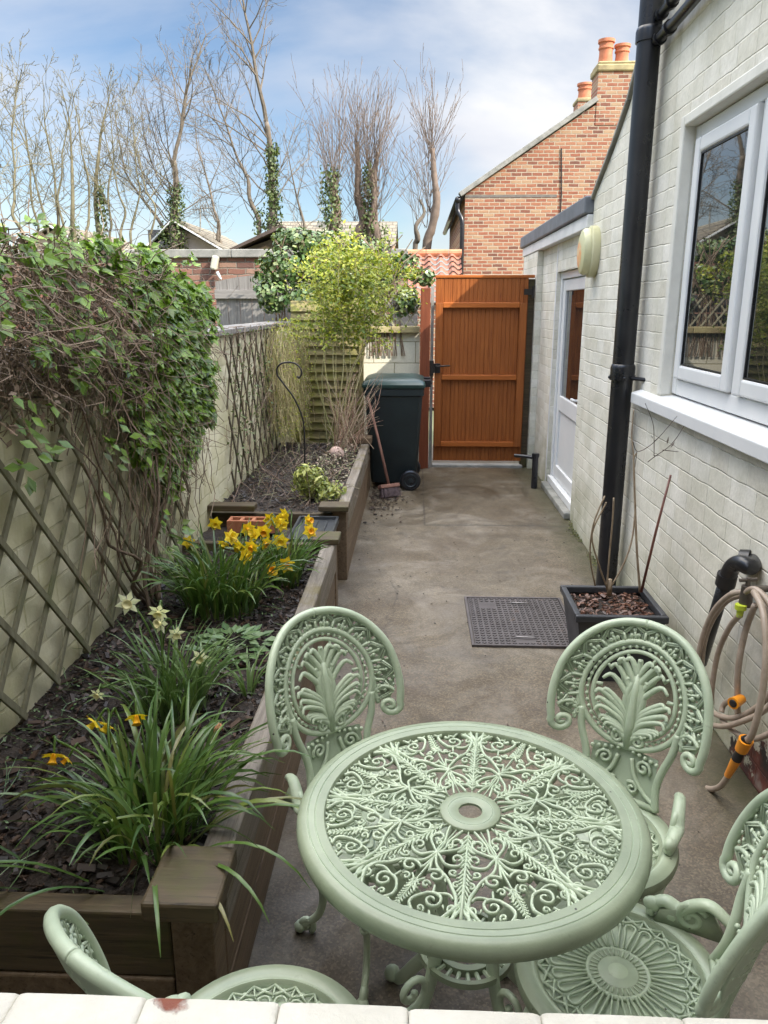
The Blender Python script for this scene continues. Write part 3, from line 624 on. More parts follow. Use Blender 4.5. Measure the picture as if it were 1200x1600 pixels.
# ------------------------------------------------------------------ raised beds
def bed(name, label, y0, y1, zt, soil, yend_boards=True):
    r = thing(name, label, 'raised bed', (-.45, (y0+y1)/2, 0)); xo = -.425
    g = G(); g.box(xo-.075, xo, y0+.14, y1-.1, zt-.16, zt); g.build('top_sleeper', M['sleeper_y'], r, bevel=.008)
    g = G(); z = zt-.162
    while z > 0: g.box(xo-.068+random.uniform(-.003,.003), xo-.004+random.uniform(-.004,.001), y0+.145, y1-.105, max(0,z-.15), z); z -= .153
    g.build('side_boards', M['sleeper_side'], r, bevel=.006)
    g = G(); g.box(XL+.002, xo-.10, y0+.045, y0+.10, zt-.20, zt-.03); g.build('end_top_board', M['sleeper_x'], r, bevel=.006)
    g = G(); g.box(XL+.002, xo-.10, y0+.040, y0+.09, 0, zt-.203); g.build('end_board', M['sleeper_side'], r, bevel=.006)
    g = G(); g.box(XL+.002, xo-.10, y1-.06, y1-.01, 0, zt-.02); g.build('end_board', M['sleeper_x'], r, bevel=.006)
    for (yy) in (y0+.03, y1-.105):
        g = G(); g.box(xo-.095, xo-.002, yy, yy+.095, 0, zt-.002); g.build('corner_post', M['sleeper_side'], r, bevel=.006)
    return r
nb_ = bed('raised_bed', 'near timber raised bed of daffodils beside the green table', 1.33, 4.10, .465, .40)
g = G(); g.box(-.565, -.40, 1.315, 1.50, .466, .515); g.build('corner_cap', M['sleeper_x'], nb_, bevel=.008)
g = G(); g.box(-.555, -.405, 3.96, 4.12, .466, .50); g.build('corner_cap', M['sleeper_x'], nb_, bevel=.006)
fb = bed('raised_bed', 'far timber raised bed with dry stems and a variegated shrub by the bin', 4.66, 7.30, .47, .42)
g = G(); g.box(-.60, -.41, 4.64, 4.78, .471, .505); g.build('corner_cap', M['sleeper_x'], fb, bevel=.006)
g = G(); g.box(-.62, -.40, 7.10, 7.32, .471, .53); g.build('corner_cap', M['sleeper_side'], fb, bevel=.008)
g = G(); g.box(-1.298,-1.0, 4.62, 4.72, .471, .51); g.build('corner_cap', M['sleeper_x'], fb, bevel=.006)
def soilgrid(x0, x1, y0, y1, zb, amp, seed):
    g = G(); nx = int((x1-x0)/.018); ny = int((y1-y0)/.018)
    for j in range(ny+1):
        for i in range(nx+1):
            x = x0+(x1-x0)*i/nx; y = y0+(y1-y0)*j/ny; p = Vector((x,y,seed))
            z = zb + amp*(mnoise.noise(p*3)+.55*mnoise.noise(p*11)+.4*mnoise.noise(p*34))
            g.v.append((x,y,z))
    for j in range(ny):
        for i in range(nx): a = j*(nx+1)+i; g.f.append((a,a+1,a+nx+2,a+nx+1)); g.m.append(0)
    return g
o = soilgrid(XL+.002, -.50, 1.40, 4.04, .395, .020, 1).build('soil', M['soil'], smooth=True); o['kind'] = 'structure'
o = soilgrid(XL+.002, -.70, 4.05, 4.66, .36, .020, 4).build('soil', M['soil'], smooth=True); o['kind'] = 'structure'
o = soilgrid(XL+.002, -.50, 4.73, 7.24, .435, .026, 2).build('soil', M['soil'], smooth=True); o['kind'] = 'structure'
g = G()
def chips(g, n, x0, x1, y0, y1, zb, s0=.008, s1=.026):
    for _ in range(n):
        x = random.uniform(x0,x1); y = random.uniform(y0,y1); z = zb+random.uniform(-.006,.014)
        R = Matrix.Rotation(random.uniform(0,6.3),3,'Z') @ Matrix.Rotation(random.uniform(-.6,.6),3,'X') @ Matrix.Rotation(random.uniform(-.6,.6),3,'Y')
        a = random.uniform(s0,s1); g.obox((x,y,z), (a*1.7, a*.7, a*.28), R)
chips(g, 5200, XL+.02, -.51, 1.43, 4.02, .402, .003, .016); chips(g, 500, XL+.02, -.51, 1.43, 4.02, .405, .014, .026); chips(g, 2200, XL+.02, -.51, 4.78, 7.2, .445, .004, .018)
o = g.build('bark_mulch', M['chip']); tag(o, 'dark bark chips and litter strewn over the raised bed soil', 'mulch', kind='stuff')
g = G()
for _ in range(220):
    y = random.gauss(6.9,.30); x = -.40+abs(random.gauss(0,.16)); a = random.uniform(.006,.022)
    if y < 7.5: g.obox((x,y,.012), (a*1.6,a*.8,.003), Matrix.Rotation(random.uniform(0,6.3),3,'Z') @ Matrix.Rotation(random.uniform(-.4,.4),3,'X'))
for _ in range(200):
    y = random.uniform(1.6,8.2); x = random.uniform(-.4,1.25); a = random.uniform(.003,.009)
    g.obox((x,y,.008), (a*1.6,a*.8,.002), Matrix.Rotation(random.uniform(0,6.3),3,'Z'))
o = g.build('leaf_litter', M['chip']); tag(o, 'swept dark leaf litter on the concrete near the broom', 'litter', kind='stuff')
# ------------------------------------------------------------------ cast metal garden set
def spiral(c, R, a0, turns, n=None, r1=.18):
    n = n or max(8, int(abs(turns)*14)); out = []
    for i in range(n+1):
        t = i/n; a = a0+2*pi*turns*t; r = R*(1-(1-r1)*t**.85); out.append((c[0]+r*cos(a), c[1]+r*sin(a)))
    return out
def c2(P, n=5): return [(p.x, p.y) for p in crom([(a,b,0) for a, b in P], n)]
def taper(n, a, b, c=None):
    if c is None: return [a+(b-a)*i/(n-1) for i in range(n)]
    return [(a+(b-a)*2*t if t < .5 else b+(c-b)*(2*t-1)) for t in [i/(n-1) for i in range(n)]]
TX, TY, TR = .126, 1.411, .366
tbl = thing('garden_table', 'round sage green cast metal table with scrollwork top in the middle of the seats', 'table', (TX, TY, 0))
g = G()
g.lathe([(.306,.672),(.306,.690),(.309,.6945),(.326,.6955),(.3275,.6935),(.3290,.6955),(.341,.6958),(.3425,.6938),(.344,.6958),(.354,.6945),(.361,.690),(.3655,.681),(.366,.672),(.363,.660),(.357,.655),(.352,.658),(.350,.668)], (TX,TY,0), 128, close=True)
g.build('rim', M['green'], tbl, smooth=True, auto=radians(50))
g = G(); g.lathe([(.025,.684),(.025,.6895),(.0262,.6905),(.046,.6905),(.0468,.6893),(.0476,.6905),(.0625,.6903),(.064,.6885),(.064,.680)], (TX,TY,0), 64, close=True)
g.build('hub', M['green'], tbl, smooth=True, auto=radians(50))
lat = G(); LZ = .6845
def tstroke(P, r0=.0026, r1=None, r2=None, n=6):
    P = list(P); k = len(P); rr = taper(k, r0, r1 if r1 is not None else r0, r2)
    return (P, rr)
sect = []
def both(P, *r):
    s = tstroke(P, *r); sect.append(s); sect.append(([(x,-y) for x, y in s[0]], s[1]))
# node heart towards the hub
both(c2([(.150,.0),(.138,.012),(.122,.027),(.106,.033)],4)[:-1] + spiral((.104,.0185),.0145,pi/2,.95,r1=.2), .0026,.003,.002)
both(c2([(.150,0),(.130,.006),(.108,.004),(.085,.010),(.066,.014)],4), .002,.0026,.0026)
# side scrolls
both(c2([(.150,.0),(.157,.012),(.166,.026),(.164,.042)],4)[:-1] + spiral((.146,.0405),.0175,.1,1.05,r1=.16), .0028,.003,.0022)
both(c2([(.128,.034),(.118,.040),(.100,.041),(.082,.034),(.068,.028)],4), .0024,.0022,.0016)
# long stem to rim
both(c2([(.150,0),(.172,.010),(.190,.030),(.208,.058),(.236,.084),(.268,.098),(.305,.106)],5), .0028,.0032,.0042)
# inner paired scrolls
both(c2([(.168,.0),(.182,.004),(.196,.008)],4)[:-1] + spiral((.206,.0270),.0205,-1.9,-1.25,r1=.14), .0026,.003,.0022)
both(c2([(.223,.014),(.232,.006),(.246,.004),(.258,.012)],4)[:-1], .002,.0024,.002)
# outer scrolls
both(c2([(.302,.030),(.290,.018),(.272,.020),(.254,.030)],4)[:-1] + spiral((.264,.050),.0225,-2.2,-1.35,r1=.14), .0034,.003,.0022)
both(c2([(.246,.046),(.238,.058),(.236,.072),(.244,.083)],4), .002,.0026,.002)
both(c2([(.226,.036),(.238,.040),(.247,.042)],3), .0022,.0026,.002)
both(c2([(.286,.056),(.296,.064),(.300,.078),(.292,.090),(.280,.092)],4), .0024,.0028,.0018)
both(c2([(.306,.050),(.298,.050),(.294,.058)],3), .002,.002)
both(c2([(.306,.012),(.300,.020),(.303,.030)],3), .0024,.002)
for q in [(.104,.031),(.147,.058),(.205,.046),(.264,.072)]:
    both([(q[0],q[1]),(q[0]+.006,q[1]+.005)], .0022,.0012)
# axis fern
sect.append(tstroke([(.064,0),(.150,0),(.180,0),(.306,0)], .0014,.0022,.002))
for i in range(9):
    x = .232+i*.0082; ln = .013-.0009*i if i > 1 else .011
    both([(x,0),(x+ln*.4,ln*.55),(x+ln*.75,ln*.78),(x+ln*.62,ln*1.12)], .0022,.0020,.0016)
for x in (.150,): both([(x-.004,0),(x+.004,.006)], .004,.002)
for (cx_, cy_, r_, a_, tn) in ((.116,.011,.0075,0,1.1),(.181,.052,.011,1,-1.1),(.233,.021,.009,2,1.1),(.262,.090,.010,0,-1.2),(.206,.070,.008,3,1.1),(.290,.040,.0075,1,1.1),(.092,.026,.006,2,-1.1)):
    both(spiral((cx_,cy_), r_, a_, tn), .0022,.0026,.0018)
SEC = list(sect)
sect = []
# boundary fern
ferns = []
for i in range(18):
    x = .078+i*.0115; ln = .010+.006*sin(i*.9)**2+(.006 if i > 14 else 0)
    for sg in (1, -1):
        P = [(x,0),(x+ln*.55,sg*ln*.38),(x+ln*1.0,sg*ln*.62),(x+ln*1.25,sg*ln*.98)]
        ferns.append((P, taper(4, .0022,.0024,.0013)))
ferns.append(([(.062,0),(.14,0),(.22,0),(.306,0)], [.002,.0026,.003,.004]))
for sg in (1,-1):
    ferns.append((c2([(.235,0),(.262,sg*.005),(.284,sg*.018),(.304,sg*.038)],4), taper(13,.0024,.0036,.0032)))
    ferns.append((c2([(.255,0),(.276,sg*.003),(.294,sg*.010),(.306,sg*.022)],4), taper(13,.0022,.0030,.003)))
def put(Ps, ang):
    ca, sa = cos(ang), sin(ang)
    for P, rr in Ps:
        pts = [(TX+x*ca-y*sa, TY+x*sa+y*ca, LZ+.0022*sin(x*90+abs(y)*60)) for x, y in P]
        lat.tube(pts, [q*1.04 for q in rr], 6, True, asp=1.8, ref=(0,0,1))
for k in range(8):
    put(SEC, k*pi/4-1.3); put(ferns, k*pi/4-1.3+pi/8)
for k in range(8):
    a = k*pi/4-1.3; lat.blob((TX+.152*cos(a), TY+.152*sin(a), LZ+.004), .0062, 8, 5, (1,1,.7))
lat.build('scrollwork', M['green'], tbl, smooth=True)
for k, az in enumerate((-2.5, -.93, .64, 2.21)):
    g = G(); ca, sa = cos(az), sin(az)
    prof = crom([(.235,0,.66),(.20,0,.60),(.12,0,.50),(.085,0,.38),(.12,0,.24),(.20,0,.11),(.255,0,.03),(.285,0,.012)], 5)
    pts = [(TX+p.x*ca, TY+p.x*sa, p.z) for p in prof]
    n_ = len(pts); g.tube(pts, taper(n_, .026,.019,.014), 10, True, asp=.45, ref=(-sa, ca, 0))
    sp2 = spiral((.165,.60), .045, 1.2, 1.3)
    g.tube([(TX+x*ca, TY+x*sa, z) for x, z in sp2], .008, 8)
    sp2 = spiral((.15,.30), .05, -1.0, -1.3)
    g.tube([(TX+x*ca, TY+x*sa, z) for x, z in sp2], .008, 8)
    g.blob((TX+.285*ca, TY+.285*sa, .022), .022, 10, 6)
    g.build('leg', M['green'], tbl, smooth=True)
g = G(); g.lathe([(.055,.325),(.055,.345),(.07,.345),(.07,.325)], (TX,TY,0), 40, close=True)
for k in range(24):
    a = k*pi/12; g.tube([(TX+.07*cos(a),TY+.07*sin(a),.335),(TX+.098*cos(a),TY+.098*sin(a),.337)], .005, 6)
g.lathe([(.096,.330),(.096,.345),(.106,.345),(.106,.330)], (TX,TY,0), 40, close=True)
g.build('brace_ring', M['green'], tbl, smooth=True, auto=radians(40))

def bmap(u, v, wv=0.0):
    y = -(.185+(v-.42)*.27) + 1.9*u*u + wv
    return Vector((u*1.05, y, v))
def chair_parts():
    P = {}
    # ---- back
    g = G()
    half = [(.0,.886),(.055,.880),(.108,.860),(.152,.822),(.182,.770),(.195,.710),(.197,.650),(.190,.600)]
    rs = c2(half, 6)[:-1] + spiral((.166,.598), .026, 0.0, -1.45, r1=.12)
    for sg in (1, -1):
        pts = [bmap(sg*x, z, .0) for x, z in rs]; k = len(pts)
        rr = [(.0115 if i < k*.6 else .0115-.005*(i-k*.6)/(k*.4)) for i in range(k)]
        g.tube(pts, rr, 10, True, asp=1.0)
    for sg in (1,-1):   # scroll web
        pts = c2([(.181,.640),(.170,.650),(.150,.652),(.135,.640)], 4); g.tube([bmap(sg*x,z,0) for x,z in pts], .006, 7)
        pts = c2([(.140,.605),(.136,.640),(.140,.68)], 4); g.tube([bmap(sg*x,z,-.002) for x,z in pts], .007, 7)
    P['back_rim'] = g
    g = G(); cz = .695
    def ell(a, b, ph): return (a*sin(ph), cz+b*cos(ph))
    for (a, b, r, wd) in ((.134,.140,.0085,0),(.106,.114,.0065,0)):
        pts = [bmap(*ell(a, b, 2*pi*i/96), wd) for i in range(97)]
        g.tube(pts, r, 8, False, asp=.9)
    pts = [bmap(*ell(.120,.127,2*pi*i/96), -.005) for i in range(97)]; g.tube(pts, .0035, 6, False)
    for i in range(44):
        ph = 2*pi*i/44
        g.blob(bmap(*ell(.120,.127,ph), .001), .0058, 7, 5, (1,.8,1))
    P['medallion_ring'] = g
    g = G(); nc = 12; A = radians(118)
    def band(ph, rho):
        ia, ib = .136, .142; oa, ob = .192, .190
        if abs(ph) > radians(90): oa = .190
        return (sin(ph)*(ia+(oa-ia)*rho), cz+cos(ph)*(ib+(ob-ib)*rho))
    for i in range(nc+1):
        ph = -A + 2*A*i/nc
        g.tube([bmap(*band(ph, r_), .0) for r_ in (-.02,.25,.52)], .0042, 6, asp=1.4)
        if i < nc:
            pm = ph + A/nc; pn = ph+2*A/nc
            for off in (0, -.12):
                g.tube([bmap(*band(ph, .52+off), .001), bmap(*band(pm, .97+off), .001), bmap(*band(pn, .52+off), .001)], .0034 if off == 0 else .0022, 6)
            for du in (-.32, .32):
                q = band(pm+du*A/nc, .30); g.blob(bmap(*q, .001), .0068, 8, 5, (1,.7,1))
                g.tube([bmap(*band(pm+du*1.6*A/nc, .02), 0), bmap(*band(pm+du*.9*A/nc, .22), 0), bmap(*band(pm+du*1.1*A/nc, .40), 0)], .0032, 6)
            g.tube([bmap(*band(pm, .0), 0), bmap(*band(pm, .55), 0)], .0040, 6); g.blob(bmap(*band(pm, .60), .001), .0062, 8, 5, (1,.7,1))
            for (dq, rq) in ((0,.78),(-.35,.93),(.35,.93)):
                g.blob(bmap(*band(ph+dq*A/nc if 0 < i else pm, rq if 0 < i else .6), .001), .0050, 7, 4, (1,.7,1))
    # thin pierced web behind the tracery
    NP, NR = 288, 14; vs = []; fs = []
    for i in range(NP+1):
        for j in range(NR+1): vs.append(bmap(*band(-A+2*A*i/NP, j/NR), -.006))
    for i in range(NP):
        cell = (i/NP*nc) % 1.0
        for j in range(NR):
            rho = (j+.5)/NR
            hole = False
            for (cu, cr, su, sr) in ((.30,.20,.09,.12),(.70,.20,.09,.12),(.18,.42,.05,.06),(.82,.42,.05,.06),(0,.76,.08,.09),(1,.76,.08,.09)):
                if ((cell-cu)/su)**2 + ((rho-cr)/sr)**2 < 1: hole = True
            if not hole:
                a = i*(NR+1)+j; fs.append((a, a+1, a+NR+2, a+NR+1))
    P['tracery_web'] = G().add(vs, fs)
    P['tracery'] = g
    # ---- palmette
    g = G(); base = (0.0, .585)
    def finger(b, tip, side, r0=.0045, r1=.0085, curl=.35, w_=.0):
        bx_, bz = b; tx, tz = tip; dx, dz = tx-bx_, tz-bz; ln = sqrt(dx*dx+dz*dz)
        mx, mz = bx_+dx*.5-side*dz*.16, bz+dz*.5+side*dx*.16
        ex, ez = tx+side*dz*curl*.22, tz-side*dx*curl*.22
        pts = c2([(bx_,bz),(bx_+dx*.25-side*dz*.10, bz+dz*.25+side*dx*.10),(mx,mz),(tx,tz),(ex,ez)], 4); k = len(pts)
        g.tube([bmap(x, z, w_ + .010*(i/(k-1))**2) for i, (x, z) in enumerate(pts)], taper(k, r0, r1, r1*.45), 7, asp=.8)
    for (deg, ln, bz, nf) in ((24,.165,.625,4),(52,.150,.600,5),(80,.115,.590,4),(108,.088,.580,3)):
        for sg in (1,-1):
            a = radians(deg); tx, tz = sg*sin(a)*ln*.72, bz+cos(a)*ln
            e = (tx/.092)**2+((tz-cz)/.099)**2
            if e > 1: tx, tz = tx/sqrt(e), cz+(tz-cz)/sqrt(e)
            P0 = c2([(sg*.003,bz-.02),(tx*.22,bz+(tz-bz)*.36),(tx*.62,bz+(tz-bz)*.72),(tx,tz)],5)
            g.tube([bmap(x, z, -.003+.006*(i/(len(P0)-1))**2) for i, (x, z) in enumerate(P0)], taper(len(P0), .007,.019,.009), 10, True, asp=.22, ref=(0,1,0))
            for j in range(nf):
                a = radians(deg-13+26*j/(nf-1)) if nf > 1 else radians(deg)
                l2 = ln*(1-.10*abs(j-(nf-1)/2)) * (.78 if j == 0 else 1)
                tip = (sg*sin(a)*l2*.72, bz+cos(a)*l2)
                e = (tip[0]/.097)**2+((tip[1]-cz)/.104)**2
                if e > 1: tip = (tip[0]/sqrt(e), cz+(tip[1]-cz)/sqrt(e))
                finger((sg*.004, bz-.02), tip, sg, .0055, .0098, .8 if j == nf-1 else .45, .001*j)
    for j in range(5):
        a = (j-2)*.13; finger((0,.60), (sin(a)*.15, .60+cos(a)*.186), 1 if j > 2 else (-1 if j < 2 else 0), .006, .011, .4, .003)
    g.tube([bmap(0,.555,.0), bmap(0,.62,.006), bmap(0,.70,.008), bmap(0,.76,.006)], [.011,.013,.011,.008], 9)
    for sg in (1,-1):
        g.tube([bmap(sg*x, z, .004) for x, z in c2([(.002,.60),(.012,.585)],3)[:-1]+spiral((.026,.578),.017,2.6*0+pi*.5,-1.4)], .0055, 7)
        for (a_, r_) in ((.35,.09),(.9,.085),(1.45,.085),(2.0,.09)):    # links to ring
            x0_, z0_ = .108*sin(a_), cz+.116*cos(a_); x1_, z1_ = r_*sin(a_), cz+r_*1.06*cos(a_)
            g.tube([bmap(sg*x0_, z0_, 0), bmap(sg*x1_, z1_, .002)], [.0035,.006], 6)
    P['palmette'] = g
    # ---- neck
    g = G()
    for sg in (1,-1):
        g.tube([bmap(sg*x, z, 0) for x, z in c2([(.126,.64),(.118,.585),(.100,.53),(.092,.48),(.100,.425)], 5)], .0105, 9)
        g.tube([bmap(sg*x, z, 0) for x, z in c2([(.09,.44),(.06,.455),(.03,.49),(.018,.53)], 4)], .006, 7)
        g.tube([bmap(sg*x, z, 0) for x, z in spiral((.050,.515), .022, -.5, 1.4)], .005, 7)
        g.tube([bmap(sg*x, z, 0) for x, z in spiral((.030,.455), .018, 2.5, -1.3)], .005, 7)
        for k in range(5): g.blob(bmap(sg*(.02+.016*k), .548-.002*k, .002), .0062, 7, 4)
    g.tube([bmap(-.10,.430,0), bmap(0,.424,0), bmap(.10,.430,0)], .009, 8)
    vs = [bmap(u, v, -.006) for v in (.43,.47,.51,.55) for u in (-.085,-.04,0,.04,.085)]
    g.add(vs, [(r*5+c, r*5+c+1, r*5+c+6, r*5+c+5) for r in range(3) for c in range(4)])
    P['back_neck'] = g
    # ---- seat
    g = G(); SZ = .415
    g.lathe([(.160,SZ-.010),(.162,SZ-.001),(.168,SZ+.004),(.172,SZ+.002),(.178,SZ+.006),(.196,SZ+.006),(.206,SZ+.001),(.210,SZ-.010),(.207,SZ-.024),(.198,SZ-.030)], (0,0,0), 72)
    P['seat_rim'] = g
    g = G(); g.lathe([(.066,SZ-.012),(.066,SZ-.005),(.060,SZ-.002),(.057,SZ-.004),(.040,SZ-.004),(.038,SZ-.002),(.020,SZ-.001),(.018,SZ+.001),(0,SZ+.002)], (0,0,0), 48)
    for k in range(32):
        a = k*pi/16; g.tube([(.041*cos(a),.041*sin(a),SZ-.003),(.056*cos(a),.056*sin(a),SZ-.003)], .0018, 5)
    for k in range(24):
        a = k*2*pi/24; d = 2*pi/24*.36
        L_ = [(r_*cos(a+s*d*(.45+.55*(r_-.065)/.06)), r_*sin(a+s*d*(.45+.55*(r_-.065)/.06)), SZ-.003) for (r_, s) in ((.064,-1),(.10,-1),(.124,-1))]
        L_ += [((.124+.010*cos(b))*cos(a+d*sin(b)), (.124+.010*cos(b))*sin(a+d*sin(b)), SZ-.003) for b in (-.9,-.4,0,.4,.9)]
        L_ += [(r_*cos(a+s*d*(.45+.55*(r_-.065)/.06)), r_*sin(a+s*d*(.45+.55*(r_-.065)/.06)), SZ-.003) for (r_, s) in ((.124,1),(.10,1),(.064,1))]
        g.tube(L_, .0024, 6, asp=1.6, ref=(0,0,1))
        b0 = a-pi/24; b1 = a+pi/24; 
        for (ra, rb) in ((.136,.160),(.160,.136)):
            g.tube([(ra*cos(b0), ra*sin(b0), SZ-.003), (rb*cos(b1), rb*sin(b1), SZ-.003)], .0026, 6, asp=1.5, ref=(0,0,1))
        g.blob((.148*cos(a), .148*sin(a), SZ-.003), .0045, 6, 4)
        g.tube([(.130*cos(b1),.130*sin(b1),SZ-.004),(.163*cos(b1),.163*sin(b1),SZ-.004)], .0022, 6)
    P['seat_panel'] = g
    for q, sg in enumerate((1,-1)):
        g = G()
        pts = [(sg*x, y, z) for x, y, z in crom([(.155,-.195,.48),(.168,-.15,.500),(.176,-.115,.482),(.182,-.09,.455),(.186,-.06,.462),(.184,-.035,.448),(.178,-.03,.425)], 5)]
        g.tube(pts, taper(len(pts), .010,.014,.010), 9, asp=1.3)
        g.tube([(sg*(.172), -.115+y, .455+z) for y, z in spiral((0,0), .034, 2.6, -1.5)], .009, 8)
        g.blob((sg*.182,-.035,.448), .019, 9, 6, (.8,1.2,.9)); g.blob((sg*.178,-.075,.440), .016, 9, 6, (.9,1.2,1))
        g.add([(sg*.166,-.19,.42),(sg*.166,-.04,.42),(sg*.166,-.05,.45),(sg*.166,-.15,.49),(sg*.178,-.19,.42),(sg*.178,-.04,.42),(sg*.178,-.05,.45),(sg*.178,-.15,.49)], [(0,1,2,3),(7,6,5,4),(0,4,5,1),(1,5,6,2),(2,6,7,3),(3,7,4,0)])
        P['arm_scroll%d' % q] = g
    # ---- apron + legs
    g = G()
    for k in range(4):
        a0 = pi/4+k*pi/2
        pts = []
        for i in range(17):
            t = i/16; a = a0+t*pi/2; pts.append((.185*cos(a), .185*sin(a), .372-.030*sin(pi*t)*(1 if i % 2 else .75)))
        g.tube(pts, .006, 7)
        for i in range(1, 16, 2):
            a = a0+(i/16)*pi/2; g.tube([(.185*cos(a)+.014*cos(b)*-sin(a), .185*sin(a)+.014*cos(b)*cos(a), .372+.014*sin(b)) for b in [j*.7 for j in range(9)]], .0034, 6)
    g.lathe([(.188,.40),(.192,.40),(.192,.385),(.188,.385)], (0,0,0), 48, close=True)
    P['apron'] = g
    for q, (sx_, sy_) in enumerate(((1,1),(-1,1),(1,-1),(-1,-1))):
        g = G(); d = .7071
        prof = crom([(.165,0,.405),(.200,0,.345),(.190,0,.25),(.155,0,.15),(.165,0,.07),(.215,0,.022)], 6)
        g.tube([(sx_*d*p.x, sy_*d*p.x, p.z) for p in prof], taper(len(prof), .020,.011,.012), 9, asp=.8)
        g.tube([(sx_*d*(.205+x), sy_*d*(.205+x), .026+z) for x, z in spiral((0,0), .026, -2.2, -1.2)], .009, 8)
        g.blob((sx_*d*.222, sy_*d*.222, .018), .018, 8, 5)
        for zz, rr_ in ((.33,.025),(.20,.016)): g.blob((sx_*d*(.196 if zz > .3 else .172), sy_*d*(.196 if zz > .3 else .172), zz), rr_, 8, 6, (1,1,.7))
        P['leg%d' % q] = g
    return P
CP = chair_parts(); protochair = None
def make_chair(x, y, deg, label):
    global protochair
    rz = radians(deg)
    if protochair is None:
        r = thing('garden_chair', label, 'chair', (x,y,0), rz, 'green cast chairs around the table')
        for k, g in CP.items():
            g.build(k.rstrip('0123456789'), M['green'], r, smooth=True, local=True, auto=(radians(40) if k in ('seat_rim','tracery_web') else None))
        md = [c for c in r.children if c.name.startswith('tracery_web')]
        for c in md:
            s_ = c.modifiers.new('solid', 'SOLIDIFY'); s_.thickness = .005
        protochair = r; return r
    r = protochair.copy(); S.collection.objects.link(r); r.location = (x,y,0); r.rotation_euler = (0,0,rz); r['label'] = label
    for c in protochair.children:
        d = c.copy(); S.collection.objects.link(d); d.parent = r
    return r
make_chair(-.09, 1.765, 218, 'sage green cast chair at the back left of the table, beside the timber bed')
make_chair(.465, 1.705, 146, 'sage green cast chair at the back right, in front of the black planter')
make_chair(.425, 1.285, 64, 'sage green cast chair at the right edge showing its fan patterned seat')
make_chair(-.262, 1.065, -36, 'sage green cast chair at the bottom left, seen from behind its curved back')
# ------------------------------------------------------------------ bin, broom, small things
BX, BY = -.20, 7.55
Mbin = simple('dark_green_bin_plastic', (.006,.011,.012), (.010,.018,.019), 6, .5, .15, 40, rvar=.2)
Mlid = simple('teal_green_lid', (.010,.030,.027), (.018,.048,.042), 6, .38, .1, 40, rvar=.2)
wb = thing('wheelie_bin', 'dark green wheelie bin with teal lid in front of the cream block wall', 'bin', (BX, BY, 0))
g = G()
def ring4(hx, hy, z, cx=0, cy=0, r=.04):
    out = []
    for (sx_, sy_, a0) in ((1,1,0),(-1,1,90),(-1,-1,180),(1,-1,270)):
        for k in range(4):
            a = radians(a0+k*30); out.append((BX+cx+sx_*(hx-r)+r*cos(a), BY+cy+sy_*(hy-r)+r*sin(a), z))
    return out
rings = [ring4(.215,.26,.06), ring4(.225,.27,.10), ring4(.270,.335,.90), ring4(.285,.350,.91), ring4(.285,.350,.97), ring4(.27,.335,.975)]
vs = [p for q in rings for p in q]; n = 16
fs = [(i*n+j, i*n+(j+1)%n, (i+1)*n+(j+1)%n, (i+1)*n+j) for i in range(len(rings)-1) for j in range(n)] + [tuple(range(n-1,-1,-1))]
g.add(vs, fs)
g.build('body', Mbin, wb, smooth=True, auto=radians(30))
g = G(); rings = [ring4(.290,.355,.975), ring4(.297,.362,.985), ring4(.297,.362,1.01), ring4(.282,.345,1.04,0,.01), ring4(.22,.27,1.065,0,.02), ring4(.12,.14,1.072,0,.02)]
vs = [p for q in rings for p in q]
fs = [(i*n+j, i*n+(j+1)%n, (i+1)*n+(j+1)%n, (i+1)*n+j) for i in range(len(rings)-1) for j in range(n)] + [tuple((len(rings)-1)*n+j for j in range(n))]
g.add(vs, fs); g.build('lid', Mlid, wb, smooth=True, auto=radians(40))
g = G(); g.tube([(BX+.29,BY-.15,1.0),(BX+.345,BY-.15,1.01),(BX+.345,BY+.15,1.01),(BX+.29,BY+.15,1.0)], .017, 8); g.box(BX+.28,BX+.35,BY-.19,BY-.10,.975,1.04); g.box(BX+.28,BX+.35,BY+.10,BY+.19,.975,1.04)
g.build('handle', M['blackpl'], wb, bevel=.004)
for yy in (BY-.33, BY+.29):
    g = G(); Ry2 = Matrix.Rotation(pi/2, 3, 'X')
    g.lathe([(.03,-.022),(.085,-.025),(.098,-.018),(.100,0),(.098,.018),(.085,.025),(.03,.022)], (BX+.165,yy,.10), 32, Ry2)
    wo = g.build('wheel', M['blackpl'], wb, smooth=True, auto=radians(30))
    g = G(); g.lathe([(.06,.026),(.063,.030),(.058,.032),(.05,.027)], (BX+.165,yy,.10), 32, Ry2, close=True); g.lathe([(.022,.022),(.022,.034),(0,.036)], (BX+.165,yy,.10), 16, Ry2)
    g.build('hub', Mbin, wo, smooth=True, auto=radians(30))
# broom: leans against the bin
br = thing('broom', 'red-brown wooden broom leaning its long handle on the wheelie bin', 'broom', (-.215, 6.95, 0))
hd = Vector((-.235, 6.96, .115)); top = Vector((-.44, 7.20, .90))
g = G(); g.tube([hd, hd.lerp(top,.5)+Vector((.004,0,0)), top], [.014,.013,.012], 10)
Mbr = woodmat('pinkish_broom_wood', (.16,.075,.055), (.26,.14,.10), 'z', .7, .4)
g.build('handle', Mbr, br, smooth=True)
Rb = Matrix.Rotation(.55, 3, 'Z') @ Matrix.Rotation(-.35, 3, 'X')
g = G(); g.obox(hd+Vector((0,-.01,-.012)), (.20,.075,.035), Rb); hb = g.build('head', Mbr, br, bevel=.006)
g = G()
for _ in range(420):
    a = random.uniform(-.095,.095); b = random.uniform(-.033,.033); p = hd+Vector((0,-.01,-.012))+Rb@Vector((a,b,-.017))
    q = p + Rb@Vector((a*.15+random.uniform(-.006,.006), b*.4+random.uniform(-.008,.004), -.085)); q.z = max(q.z,.004)
    g.tube([p,q], [.0016,.0009], 3, False)
